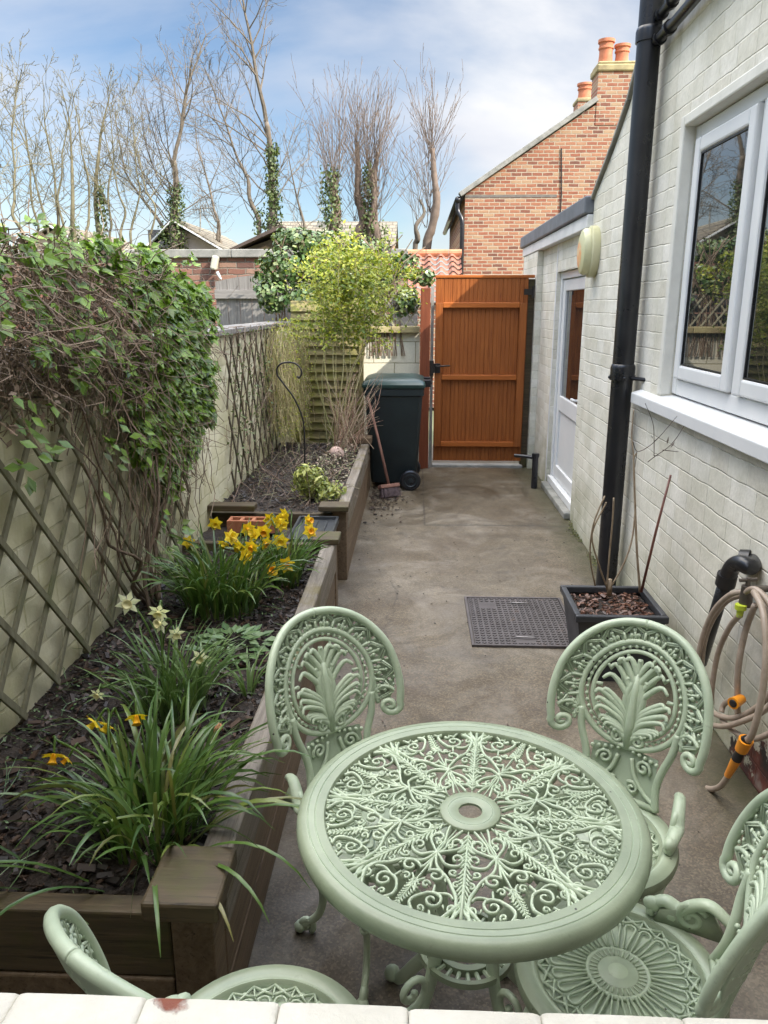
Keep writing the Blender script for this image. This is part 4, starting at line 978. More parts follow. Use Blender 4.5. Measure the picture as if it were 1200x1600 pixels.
g.build('bristles', simple('mauve_bristles', (.07,.045,.045), (.13,.09,.09), 30, .8), br)
# short black waste pipe by the gate
dp = thing('waste_pipe', 'short black upright pipe stub with side outlet beside the orange gate', 'pipe', (1.17, 7.36, 0))
g = G(); g.cyl((1.17,7.36,0),(1.17,7.36,.33),.030,16); g.cyl((1.17,7.36,.31),(1.17,7.36,.345),.036,16); g.tube(crom([(1.17,7.36,.30),(1.10,7.40,.305),(.98,7.46,.305)],4), .017, 10)
g.build('pipe', M['blackpl'], dp, smooth=True, auto=radians(40))
# manhole cover
mh = thing('manhole_cover', 'square patterned iron drain cover set in the concrete path', 'drain cover', (.59, 4.05, 0))
mm_, t_, p_, o_ = newmat('cast_iron_cover'); v_ = coords(t_)
t_.links.new(ramp(t_, noise(t_, v_, 6, 6, .7), [(.3,(.055,.045,.042)),(.6,(.095,.082,.080)),(.75,(.12,.075,.05))]), p_.inputs['Base Color']); p_.inputs['Roughness'].default_value = .5; p_.inputs['Metallic'].default_value = .2
bump(t_, p_, noise(t_, v_, 90, 4), .3, .002)
g = G(); x0, x1, y0, y1 = .33, .87, 3.72, 4.375
g.box(x0-.02,x0-.004,y0-.02,y1+.02,-.02,.016); g.box(x1+.004,x1+.02,y0-.02,y1+.02,-.02,.016); g.box(x0-.004,x1+.004,y0-.02,y0-.004,-.02,.016); g.box(x0-.004,x1+.004,y1+.004,y1+.02,-.02,.016)
g.build('frame', mm_, mh, bevel=.002)
g = G(); g.box(x0,x1,y0,y1,-.02,.011)
nx_, ny_ = 17, 21
for i in range(nx_):
    for j in range(ny_):
        cx = x0+(x1-x0)*(i+.5)/nx_; cy = y0+(y1-y0)*(j+.5)/ny_
        if (i-3)**2+(j-17)**2 < 3 or (i-8)**2+(j-2)**2 < 3: continue
        R_ = Matrix.Rotation(pi/2 if (i+j) % 2 else 0, 3, 'Z'); g.obox((cx,cy,.0125), (.022,.0085,.006), R_); g.obox((cx,cy,.0122), (.0085,.022,.005), R_)
g.build('cover', mm_, mh)
for (cx, cy) in ((x0+(x1-x0)*8.5/17, y0+(y1-y0)*2.5/21), (x0+(x1-x0)*9.5/17, y0+(y1-y0)*18.2/21)):
    g = G(); g.tube(crom([(cx-.05,cy+.008,.017),(cx,cy-.004,.021),(cx+.05,cy-.004,.018)],4), .004, 6); g.build('lifting_bar', simple('pale_worn_metal', (.30,.28,.27), None, rough=.4, metal=.5), mh, smooth=True)
# square planter with dormant stems
PX0, PX1, PY0, PY1, PZ = .745, 1.165, 3.29, 3.70, .355
pl = thing('planter', 'square dark plastic planter with bare stems at the foot of the soil pipe', 'planter', (.955, 3.495, 0))
Mpl = simple('dark_grey_planter', (.022,.024,.028), (.045,.047,.052), 6, .45, .1, 40, rvar=.2)
g = G(); q = .045
def frust(g, x0, x1, y0, y1, z0, z1, ins):
    vs = [(x0+ins,y0+ins,z0),(x1-ins,y0+ins,z0),(x1-ins,y1-ins,z0),(x0+ins,y1-ins,z0),(x0,y0,z1),(x1,y0,z1),(x1,y1,z1),(x0,y1,z1)]
    g.add(vs, [(0,3,2,1),(0,1,5,4),(1,2,6,5),(2,3,7,6),(3,0,4,7)])
frust(g, PX0+.012, PX1-.012, PY0+.012, PY1-.012, 0, PZ-.03, .05)
g.build('body', Mpl, pl)
g = G()
g.box(PX0,PX1,PY0,PY0+.028,PZ-.035,PZ); g.box(PX0,PX1,PY1-.028,PY1,PZ-.035,PZ); g.box(PX0,PX0+.028,PY0+.029,PY1-.029,PZ-.035,PZ); g.box(PX1-.028,PX1,PY0+.029,PY1-.029,PZ-.035,PZ)
g.build('rim', Mpl, pl, bevel=.006)
g = G()
for z0_, z1_ in ((.05,.07),(.27,.29)):
    e0 = .05*(1-z0_/PZ)+.008
    g = G(); g.box(PX0+e0, PX0+e0+.02, PY0+.09, PY1-.09, z0_, z1_); g.build('panel_moulding', Mpl, pl, bevel=.003)
    g = G(); g.box(PX0+.09, PX1-.09, PY0+e0, PY0+e0+.02, z0_, z1_); g.build('panel_moulding', Mpl, pl, bevel=.003)
g = G()
for j in range(15):
    for i in range(15): g.v.append((PX0+.026+(PX1-PX0-.052)*i/14, PY0+.026+(PY1-PY0-.052)*j/14, PZ-.045+.012*mnoise.noise(Vector((i*.5,j*.5,9)))))
for j in range(14):
    for i in range(14): a = j*15+i; g.f.append((a,a+1,a+16,a+15)); g.m.append(0)
g.build('compost', M['soil'], pl, smooth=True)
g = G(); chips(g, 420, PX0+.04, PX1-.04, PY0+.04, PY1-.04, PZ-.038, .006, .018)
tag(g.build('mulch_chips', [leafmat('red_brown_chip', [(.03,.014,.010),(.09,.035,.020),(.16,.07,.04),(.05,.03,.02)], .5, 0)], pl), None, None, kind='stuff')
Mst = simple('dry_cane_stem', (.20,.14,.085), (.36,.28,.19), 20, .6); Mst2 = simple('dark_red_cane', (.12,.04,.03), (.20,.08,.055), 15, .45); Mtw = simple('dark_twig', (.05,.035,.025), (.10,.07,.05), 20, .7)
st_ = thing('shrub', 'bare dormant shrub stems rising from the square dark planter', 'shrub', (.93, 3.6, PZ-.05))
zb = PZ-.045
def w3(x, y, Y): return at(x, y, Y)
g = G()
for pts in ([(948,918,3.60),(935,880,3.55),(925,835,3.5),(945,790,3.5),(947,785,3.5)], [(948,922,3.60),(952,870,3.58),(957,815,3.56),(959,778,3.55)], [(953,920,3.60),(975,880,3.6),(988,840,3.62),(993,790,3.64)], [(930,915,3.56),(922,870,3.5),(927,820,3.45),(945,775,3.45)]):
    P = [w3(*p) for p in pts]; g.tube(crom(P,4), .0042, 6)
g.tube([w3(952,930,3.6), w3(953,905,3.6)], [.014,.011], 8)
g.build('stems', Mst, st_, smooth=True)
g = G()
P = crom([w3(1000,925,3.62), w3(995,860,3.62), w3(992,780,3.64), w3(990,715,3.66), w3(987,680,3.68), w3(990,640,3.7)], 5); g.tube(P, taper(len(P),.0068,.0045,.002), 7)
P = crom([w3(1001,925,3.60), w3(994,840,3.60), w3(990,730,3.62), w3(994,708,3.62)], 5); g.tube(P, .0032, 6)
g.build('canes', Mst, st_, smooth=True)
g = G()
for pts in ([(989,690,3.62),(995,705,3.62),(1010,700,3.6),(1030,683,3.58),(1058,650,3.55)],[(1022,712,3.6),(1022,685,3.6),(1020,660,3.6),(1008,630,3.6)],[(1012,722,3.6),(1025,712,3.58),(1045,698,3.55),(1060,680,3.52),(1075,655,3.5)],[(1035,703,3.56),(1060,706,3.55)],[(995,706,3.62),(992,730,3.62)],[(1022,712,3.6),(1030,712,3.6)],[(1030,683,3.58),(1022,690,3.58)]):
    P = crom([w3(*p) for p in pts], 4); g.tube(P, taper(len(P),.0022,.0012), 5)
g.leaf(w3(1042,695,3.55), Vector((.1,.2,1)), Vector((-1,0,.1)), .04, .02); g.leaf(w3(1048,700,3.55), Vector((.5,.2,1)), Vector((-1,0,.4)), .035, .02); g.leaf(w3(1018,680,3.58), Vector((.3,.2,-1)), Vector((-1,0,.4)), .02, .012)
g.build('twigs', Mtw, st_, smooth=False)
g = G(); P = [w3(1002,925,3.58), w3(1025,830,3.58), w3(1048,742,3.56)]; g.tube(P, [.0072,.0066,.0055], 8)
tag(g.build('cane', Mst2, smooth=True), 'thin dark red garden cane leaning out of the square planter', 'cane')
# black waste elbow, tap and hose
el = thing('waste_elbow', 'black plastic waste pipe bend leaving the cream wall above the hose', 'pipe', (XR, 2.84, .45))
wq = lambda x, y, X: Vector((0,0,CAMH)) + (FW + RT*((x-600)/FPX) - UPV*((y-800)/FPX))*(X/((FW + RT*((x-600)/FPX) - UPV*((y-800)/FPX)).x))
g = G(); P = [Vector((XR+.02,2.80,.795)), wq(1172,886,XR-.045), wq(1158,880,XR-.065), wq(1146,884,XR-.075), wq(1137,900,XR-.08), wq(1132,915,XR-.08)]
g.tube(crom(P,4), .031, 16); g.tube([wq(1137,897,XR-.08), wq(1133,914,XR-.08)], .037, 16); g.tube([Vector((XR-.001,2.80,.795)), Vector((XR-.03,2.82,.79))], .040, 16)
g.build('elbow', M['blackpl'], el, smooth=True, auto=radians(50))
g = G(); g.tube([wq(1133,910,XR-.08), wq(1095,1035,XR-.07)], .025, 16); g.build('pipe', M['blackpl'], el, smooth=True)
HX = XR-.09
tp = thing('garden_tap', 'grey outdoor tap with a lime green hose connector on the cream wall', 'tap', wq(1162,935,HX))
g = G(); c0 = wq(1166,932,HX); g.tube([Vector((XR,c0.y+.0,c0.z+.03)), Vector((HX-.0,c0.y,c0.z+.03))], .012, 10); g.tube([c0+Vector((0,0,.04)), c0-Vector((0,0,.035))], [.02,.024], 14); g.tube([c0+Vector((-.03,0,.06)), c0+Vector((.03,0,.065))], .007, 8); g.cyl(c0+Vector((0,0,.03)), c0+Vector((0,0,.07)), .009, 8)
g.build('body', simple('dull_tap_metal', (.09,.075,.065), (.14,.12,.10), 20, .45, metal=.6), tp, smooth=True, auto=radians(50))
g = G(); c1 = wq(1157,952,HX-.02); g.cyl(c1+Vector((0,0,.018)), c1, .020, 14); g.cyl(c1, c1-Vector((0,0,.028)), .013, 12, .011)
g.build('connector', simple('lime_plastic', (.42,.50,.04), None, rough=.35), tp, smooth=True, auto=radians(40))
hose = thing('garden_hose', 'beige garden hose looped over the tap with orange connectors', 'hose', wq(1150,1100,HX))
Mh = simple('beige_hose', (.27,.21,.16), (.36,.29,.23), 30, .4, .1, 60)
g = G()
def hs_(pts, r=.0105): g.tube(crom([wq(x,y,HX+dx) for x,y,dx in pts], 6), r, 10)
hs_([(1166,925,.0),(1140,930,-.03),(1112,960,-.05),(1094,1010,-.06),(1086,1070,-.06),(1092,1120,-.05),(1125,1135,-.03),(1165,1125,.0),(1200,1105,.04),(1225,1060,.05),(1222,990,.04),(1200,940,.02),(1178,920,.0),(1160,930,-.01)])
hs_([(1160,930,.01),(1135,940,-.01),(1110,975,-.03),(1098,1020,-.04),(1096,1090,-.03),(1108,1110,-.02),(1140,1122,.0),(1172,1112,.02),(1205,1080,.05),(1215,1020,.05),(1205,965,.04),(1185,935,.02)])
hs_([(1157,960,-.02),(1140,980,-.02),(1122,1020,-.02),(1113,1070,-.02),(1112,1100,-.01)])
hs_([(1180,945,.01),(1165,985,.01),(1154,1040,.0),(1152,1090,.01),(1153,1122,.02)], .0115)
hs_([(1178,925,-.01),(1192,955,-.03),(1197,1020,-.04),(1190,1090,-.05),(1176,1145,-.06),(1166,1158,-.065)], .0115)
hs_([(1127,1113,.0),(1132,1100,.01),(1150,1090,.02),(1158,1090,.03)])
hs_([(1128,1125,.0),(1150,1145,.0),(1178,1155,.02),(1215,1140,.05)])
hs_([(1137,1213,-.075),(1126,1228,-.08),(1112,1233,-.08),(1099,1230,-.085)])
g.build('hose', Mh, hose, smooth=True)
Mor = simple('orange_plastic', (.72,.24,.01), (.78,.30,.015), 20, .35)
g = G(); a = wq(1166,1156,HX-.065); b = wq(1154,1180,HX-.07); c = wq(1137,1212,HX-.075); g.tube([a, a.lerp(b,.65)], [.024,.021], 14); g.tube([a.lerp(b,1.25), c], [.017,.012], 14)
g.build('connector', Mor, hose, smooth=True, auto=radians(50))
g = G(); g.tube([a-(b-a)*.12, a], [.013,.018], 14); g.build('collar', M['blackpl'], hose, smooth=True, auto=radians(50))
g = G(); g.tube([a.lerp(b,.65), a.lerp(b,1.25)], [.015,.018], 14); g.build('collar', M['blackpl'], hose, smooth=True, auto=radians(50))
g = G(); a = wq(1159,1092,HX+.02); b = a+Vector((-.045,-.035,.0)); g.tube([a, b], [.017,.022], 14); cn = g.build('connector', Mor, hose, smooth=True, auto=radians(50))
g = G(); g.tube([b+(b-a)*.02, b+(b-a)*.06], [.015,.013], 14); g.build('collar', M['blackpl'], hose, smooth=True)
# low rendered plinth of the right wall near the hose
# shepherd's crook
Mk = M['iron']; ck = thing('shepherd_crook', 'black iron shepherd crook stuck in the far raised bed', 'plant hook', (-.80, 5.95, .42))
g = G(); Yk = 5.95
P = [at(x,y,Yk) for x, y in ((476,725),(476,690),(473,655),(461,625),(445,602),(434,587),(433,575),(440,568),(452,566),(463,569),(470,577),(471,585),(467,590),(464,588))]
g.tube(crom(P,5), .0068, 8); g.build('rod', Mk, ck, smooth=True); g = G(); g.blob(P[-2], .011, 8, 6); g.build('finial', Mk, ck, smooth=True)
# stone lump, brick, black tray
g = G(); g.blob((0,0,0), .06, 12, 8, (1.1,.9,.9))
g.v = [tuple(Vector(v)*(1+.25*mnoise.noise(Vector(v)*14))+Vector((-.67,6.5,.50))) for v in g.v]
tag(g.build('rock', simple('pink_stone', (.36,.22,.18), (.50,.36,.30), 10, .8, .6, 30), smooth=True), 'pink lump of stone on the soil of the far bed', 'rock')
Mbk = simple('orange_brick', (.30,.10,.045), (.42,.17,.085), 18, .85, .5, 50)
for k, (bx_, by_, bz_, rz_) in enumerate(((-1.06,4.50,.385,.05),(-.90,4.46,.385,-.03))):
    pass
bk = G(); cx, cy, cz = -.98, 4.50, .385
bk.box(cx-.155,cx+.155,cy-.055,cy-.034,cz,cz+.075); bk.box(cx-.155,cx+.155,cy+.034,cy+.055,cz,cz+.075)
for i in range(5): a = cx-.155+i*.0725; bk.box(a, a+.020, cy-.0335, cy+.0335, cz, cz+.074)
bk.box(cx-.154,cx+.154,cy-.0333,cy+.0333,cz,cz+.03)
tag(bk.build('perforated_brick', Mbk, bevel=.002), 'orange perforated brick lying between the two raised beds', 'brick')
g = G(); g.box(-.70,-.485,4.16,4.62,0,.40); bb = thing('black_crate', 'black plastic crate with rimmed lid wedged between the two raised beds', 'crate', (-.6,4.4,0))
g.build('body', M['blackpl'], bb, bevel=.01); g = G()
g.box(-.72,-.47,4.14,4.64,.402,.425); g.box(-.72,-.705,4.14,4.64,.4255,.445); g.box(-.485,-.47,4.14,4.64,.4255,.445); g.box(-.7045,-.4855,4.14,4.155,.4255,.445); g.box(-.7045,-.4855,4.625,4.64,.4255,.445)
for k in range(3): g.box(-.67+.06*k,-.65+.06*k,4.2,4.58,.4255,.433)
g.build('lid', simple('grey_black_lid', (.03,.032,.036), (.06,.065,.07), 8, .3), bb, bevel=.003)
# ------------------------------------------------------------------ things beyond the yard
Mo = M['brick_old']
ow = thing('brick_garden_wall', 'old red brick garden wall with grey stone coping beyond the left side', 'wall', (-4, 10, 0))
g = G(); g.box(-9.5, -.10, 10.0, 10.22, 0, 2.30); g.build('wall', Mo, ow)
g = G(); x = -9.5
while x < -.2: g.box(x, min(x+.9,-.1)-.006, 9.95, 10.27, 2.302, 2.40); x += .9
g.build('coping', M['stonecap'], ow, bevel=.01)
gg = thing('old_gate', 'silvery weathered plank gate against the old red brick wall', 'gate', (-1.75, 9.2, 0))
g = G(); xs = [-2.33+.14*i for i in range(7)]
for i, x in enumerate(xs):
    t0 = 1.99+.07*sin(pi*(i)/7); t1 = 1.99+.07*sin(pi*(i+1)/7)
    g.prism([(x+.003,.1),(x+.137,.1),(x+.137,t1),(x+.003,t0)], 'y', 9.2, 9.222)
g.build('planks', M['greywood_z'], gg, fixn=True)
g = G(); g.box(-2.335,-1.35, 9.165,9.198, 1.80,1.90); g.build('rail', M['greywood_x'], gg, bevel=.004)
g = G(); g.box(-2.335,-1.35, 9.165,9.198, .40,.50); g.build('rail', M['greywood_x'], gg, bevel=.004)
g = G(); g.box(-1.34,-1.22,9.16,9.28,0,1.98); tag(g.build('fence_post', M['greywood_z'], bevel=.005), 'grey weathered post at the hinge side of the plank gate', 'post')
p0 = at(338, 415, 10.0); fl = thing('wall_lamp', 'small white floodlight bracket on the old red brick wall', 'lamp', p0)
g = G(); g.obox(p0+Vector((0,-.07,.03)), (.075,.11,.17), Matrix.Rotation(.25,3,'Y')); g.build('housing', simple('off_white_lamp', (.42,.41,.32), (.52,.50,.40), 8, .5), fl, bevel=.02)
g = G(); g.cyl(p0+Vector((.02,-.06,-.08)), p0+Vector((.07,-.08,-.17)), .022, 10, .012); g.build('sensor', M['upvc_dirty'], fl, smooth=True)
# pantile outbuilding
Mpt = simple('red_pantile', (.13,.055,.035), (.30,.11,.06), 5, .75, .5, 30)
pt = thing('pantile_outbuilding', 'low outbuilding with dark red pantile roof beside the tall gable', 'outhouse', (.0, 15, 0))
zr = at(690,397,15).z; ze = zr-.85; Xa, Xb = at(560,400,15).x, at(722,400,15).x
g = G(); nrow = 9; ncol = int((Xb-Xa)/.21); 
for r_ in range(nrow):
    t0 = r_/nrow; t1 = (r_+1.12)/nrow
    y0_, z0_ = 15-1.6*t0, zr-.85*t0; y1_, z1_ = 15-1.6*t1, zr-.85*t1+.035
    for c_ in range(ncol):
        for k in range(6):
            u0 = Xa+(c_+k/6)*.21; u1 = Xa+(c_+(k+1)/6)*.21
            h0 = .035*sin(2*pi*k/6); h1 = .035*sin(2*pi*(k+1)/6)
            g.add([(u0,y0_,z0_+h0),(u1,y0_,z0_+h1),(u1,y1_,z1_+h1),(u0,y1_,z1_+h0)], [(3,2,1,0)])
g.build('roof', Mpt, pt)
g = G(); x = Xa
while x < Xb: g.tube([(x,15,zr+.01),(min(x+.42,Xb)-.01,15,zr+.01)], .075, 10); x += .42
g.build('ridge_tiles', simple('orange_ridge_tile', (.36,.13,.06), (.50,.20,.10), 6, .8), pt)
g = G(); g.box(Xa,Xb,13.5,16.4,0,ze-.02); g.build('wall', M['brick_red'], pt)
# tall gable house
HY = 18.0; P_ = lambda x, y: at(x, y, HY)
gh = thing('brick_gable_house', 'red brick house gable with two chimneys rising behind the orange gate', 'house', (4, HY, 0))
eL = P_(727,303); ap = P_(932,163); xL, zE = eL.x, eL.z; xC, zC = ap.x, ap.z
sl_ = (zC-zE)/(xC-xL); xR_ = xC+.95; zRidge = zC+.0
g = G(); g.prism([(xL,0),(8.0,0),(8.0,zE),(xR_,zC+.1),(xC,zC+.1),(xC,zC)][::1]+[(xL,zE)], 'y', HY, HY+.25); g.box(xL,xL+.25,HY+.25,HY+8,0,zE)
g.build('wall', M['brick_red'], gh, fixn=True)
g = G(); g.box(xL+.0, P_(870,305).x, HY-.006, HY, P_(727,309).z, P_(727,305).z); g.build('course', simple('grey_brick_course', (.10,.09,.08), (.17,.15,.13), 8, .9), gh)
g = G(); v1 = Vector((xL-.12,HY-.05,zE-.10)); v2 = Vector((xC,HY-.05,zC+.02))
g.bar(v1+Vector((0,.10,.08)), v2+Vector((0,.10,.08)), .10, .28, up=(0,1,0)); g.build('verge', M['stonecap'], gh, bevel=.01)
g = G(); g.add([(xL-.15,HY-.06,zE-.08),(xC,HY-.06,zC+.14),(xC,HY+8,zC+.14),(xL-.15,HY+8,zE-.08)], [(0,1,2,3)]); g.add([(xR_,HY-.06,zC+.10),(8.2,HY-.06,zE-.1),(8.2,HY+8,zE-.1),(xR_,HY+8,zC+.10)], [(0,1,2,3)]); g.add([(xC,HY+.6,zC+.13),(xR_,HY+.6,zC+.10),(xR_,HY+8,zC+.10),(xC,HY+8,zC+.13)], [(0,1,2,3)]); g.build('roof', M['lead'], gh)
cz1 = P_(935,97).z; cz2 = P_(935,112).z
g = G(); g.box(xC, xC+1.0, HY-.012, HY+.62, zC-.4, cz2); ch = g.build('chimney', M['brick_red'], gh)
g = G(); g.box(xC-.04, xC+1.04, HY-.05, HY+.66, cz2+.002, cz2+.14); g.box(xC-.01, xC+1.0, HY-.02, HY+.62, cz2+.141, cz1+.02); g.build('cap', M['lichen'], ch, bevel=.03)
def pot(x, y, z, h, r, par):
    g = G(); g.lathe([(r*1.0,0),(r*.88,h*.45),(r*.90,h*.62),(r*1.02,h*.64),(r*1.02,h*.70),(r*.93,h*.72),(r*.95,h*.86),(r*1.12,h*.88),(r*1.12,h),(r*.85,h),(r*.8,h*.5),(0,h*.5)], (x,y,z), 20)
    g.build('chimney_pot', M['terra'], par, smooth=True, auto=radians(40))
pa = P_(950,95); pb = P_(976,92); hpot = P_(950,53).z-pa.z
pot(pa.x+.01, HY+.3, cz1+.0, hpot, .155, ch); pot(pb.x+.01, HY+.3, cz1+.0, hpot*.80, .150, ch)
q1 = at(902,178,23); q2 = at(930,160,23); g = G(); g.box(q1.x, q2.x+.3, 23, 23.6, q1.z-1.2, q2.z+.02); ch2 = g.build('chimney', M['brick_red'], gh)
g = G(); g.box(q1.x-.03, q2.x+.33, 22.97, 23.63, q2.z+.022, q2.z+.12); g.build('cap', M['lichen'], ch2, bevel=.03)
q3 = at(916,160,23); pot(q3.x, 23.3, q2.z+.1, at(916,126,23).z-q2.z-.1, .19, ch2)
g = G(); g.tube([(xL-.16,HY-.05,zE-.12),(xL-.16,HY+7.9,zE-.12)], .07, 8); P1 = crom([(xL-.16,HY+.02,zE-.14),(xL-.15,HY,zE-.35),(xL-.06,HY-.06,zE-.55),(xL-.05,HY-.07,zE-.9)],4)+[Vector((xL-.05,HY-.07,0.2))]
g.tube(P1, .05, 8); g.build('gutter_pipe', M['blackpl'], gh, smooth=True)
g = G(); cx = P_(877,300); g.tube([P_(877,232)+Vector((0,-.02,0)), P_(877,305)+Vector((0,-.02,0)), (P_(877,305).x, HY-.02, 1.0)], .012, 5); g.build('cable', M['blackpl'], gh)
# far houses
def tilemat(name, c1, c2, axis='x'):
    return brickmat(name, axis, [c1, c2], tuple(q*.45 for q in c1), bw=.30, rh=.16, ms=.02, st=.8, wob=.004)
Mtile = tilemat('olive_concrete_tile', (.15,.125,.085), (.22,.19,.13))
fh = thing('tiled_roof_house', 'distant house with brown-green tiled roof between the pollarded trees', 'house', (at(530,380,34).x, 34, 0))
a0, a1 = at(432,346,36), at(621,346,36); b0, b1 = at(436,390,33), at(623,384,33)
g = G(); g.add([(a0.x,36,a0.z),(a1.x,36,a1.z),(a1.x,33,b1.z),(a0.x,33,b0.z),(a0.x,39,b0.z),(a1.x,39,b1.z)], [(0,3,2,1),(0,1,5,4)]); g.build('roof', Mtile, fh)
g = G(); g.prism([(33.3,0),(38.7,0),(38.7,b1.z),(36,a1.z-.1),(33.3,b1.z)], 'x', a0.x+.2, a1.x-.15); g.build('wall', M['brick_red'], fh, fixn=True)
g = G(); q = at(503,350,35.4); g.box(q.x-.2,q.x+.2,35.2,35.6,q.z-.3,q.z+.05); g.build('roof_vent', M['stonecap'], fh)
Mrender = simple('pinkish_render', (.48,.38,.32), (.58,.48,.42), 3, .8)
def gable(name, label, xl, xa, xr, ye, ya, Y, wallm, roofm, trim, yel=None):
    L_, A_, R_ = at(xl,ye,Y), at(xa,ya,Y), at(xr,ye,Y)
    t = thing(name, label, 'house', (A_.x, Y, 0))
    g = G(); g.prism([(L_.x+.3,0),(R_.x-.3,0),(R_.x-.3,R_.z),(A_.x,A_.z-.15),(L_.x+.3,R_.z)], 'y', Y+.3, Y+8); g.build('wall', wallm, t, fixn=True)
    g = G()
    for E_ in (L_, R_): g.add([(E_.x,Y,R_.z-.1),(A_.x,Y,A_.z),(A_.x,Y+8.3,A_.z),(E_.x,Y+8.3,R_.z-.1),(E_.x,Y,R_.z-.02),(A_.x,Y,A_.z+.1),(A_.x,Y+8.3,A_.z+.1),(E_.x,Y+8.3,R_.z-.02)], [(0,1,2,3),(4,7,6,5),(0,4,5,1),(3,2,6,7),(0,3,7,4)])
    g.build('roof', roofm, t, fixn=True)
    if trim:
        g = G()
        for E_ in (L_, R_): g.bar((E_.x,Y-.05,R_.z-.10), (A_.x,Y-.05,A_.z-.02), .05, .22, up=(0,1,0))
        g.build('bargeboards', M['upvc'], t)
    return t
b = gable('bungalow', 'distant pink rendered bungalow gable with white bargeboards above the brick wall', 222, 270, 352, 389, 344, 30, Mrender, Mtile, True)
q = at(252,372,30.2); g = G(); g.box(q.x-.5,q.x+.5,30.22,30.29,q.z-.35,q.z+.3); g.build('window', M['glass'], b)
gable('bungalow', 'distant bungalow peak with white bargeboards at the far left above the climber', 5, 78, 150, 392, 352, 33, Mrender, Mtile, True)
gable('dark_roofed_shed', 'dark brown gabled roof peeking over the brick wall beside the ivy', 345, 438, 520, 393, 357, 22, M['sleeper_x'], simple('dark_brown_roof', (.04,.028,.022), (.09,.06,.045), 6, .7), False)
ae = thing('tv_aerial', 'thin grey television aerial on a pole above the pink bungalow', 'aerial', at(313,385,31))
g = G(); Yq = 31; g.tube([at(313,392,Yq), at(313,322,Yq)], .028, 6); g.tube([at(300,328,Yq), at(333,324,Yq)], .02, 6)
for x in range(302, 333, 4): g.tube([at(x,319,Yq)+Vector((0,-.15,0)), at(x,334,Yq)+Vector((0,.15,0))], .010, 4)
g.build('aerial', M['stonecap'], ae)
# ------------------------------------------------------------------ bare trees
def branch(g, p, d, ln, r, lev, rnd, prm, tips):
    n = max(3, int(ln/prm['seg'])); pts = [p.copy()]; q = p.copy(); dd = d.copy(); kids = []
    for i in range(n):
        w_ = prm['wander']*(1+.4*lev)
        dd = (dd + Vector((rnd.gauss(0,w_), rnd.gauss(0,w_), rnd.gauss(0,w_)+prm['up']))).normalized()
        q = q + dd*(ln/n); pts.append(q.copy())
        t = (i+1)/n
        if lev < prm['lev'] and t > prm['start'][lev]:
            for _ in range(prm['kids'][lev]):
                if rnd.random() < prm['p'][lev]: kids.append((q.copy(), dd.copy(), t))
    rad = [max(prm['rmin'], r*(1-.75*i/n)) for i in range(n+1)]
    g.tube(pts, rad, 6 if lev == 0 else (5 if lev == 1 else 3), False)
    tips.append(q)
    for (kp, kd, t) in kids:
        ax = kd.cross(Vector((rnd.gauss(0,1), rnd.gauss(0,1), rnd.gauss(0,1)))).normalized()
        a = radians(rnd.uniform(*prm['ang']))
        nd = Matrix.Rotation(a, 3, ax) @ kd
        l2 = ln*prm['shr']*(1-.45*t)*rnd.uniform(.6,1.15)
        branch(g, kp, nd, l2, max(prm['rmin'], r*(1-.72*t)*.55), lev+1, rnd, prm, tips)
def ivy_on(g, P, R, n, rnd, sz=.11):
    for _ in range(n):
        t = rnd.random(); k = t*(len(P)-1); i = min(int(k), len(P)-2); c = P[i].lerp(P[i+1], k-i); rr = R*(1.15-.55*t)*rnd.uniform(.4,1.25)
        a = rnd.uniform(0,6.283); q = c+Vector((cos(a)*rr, sin(a)*rr, rnd.uniform(-.15,.15)))
        nrm = Vector((cos(a), sin(a), rnd.uniform(-.2,.8))); g.leaf(q, Vector((rnd.gauss(0,1), rnd.gauss(0,1), rnd.gauss(-.3,.8))), nrm, sz*rnd.uniform(.6,1.3), sz*.8)
TG = 'bare trees beyond the garden walls'
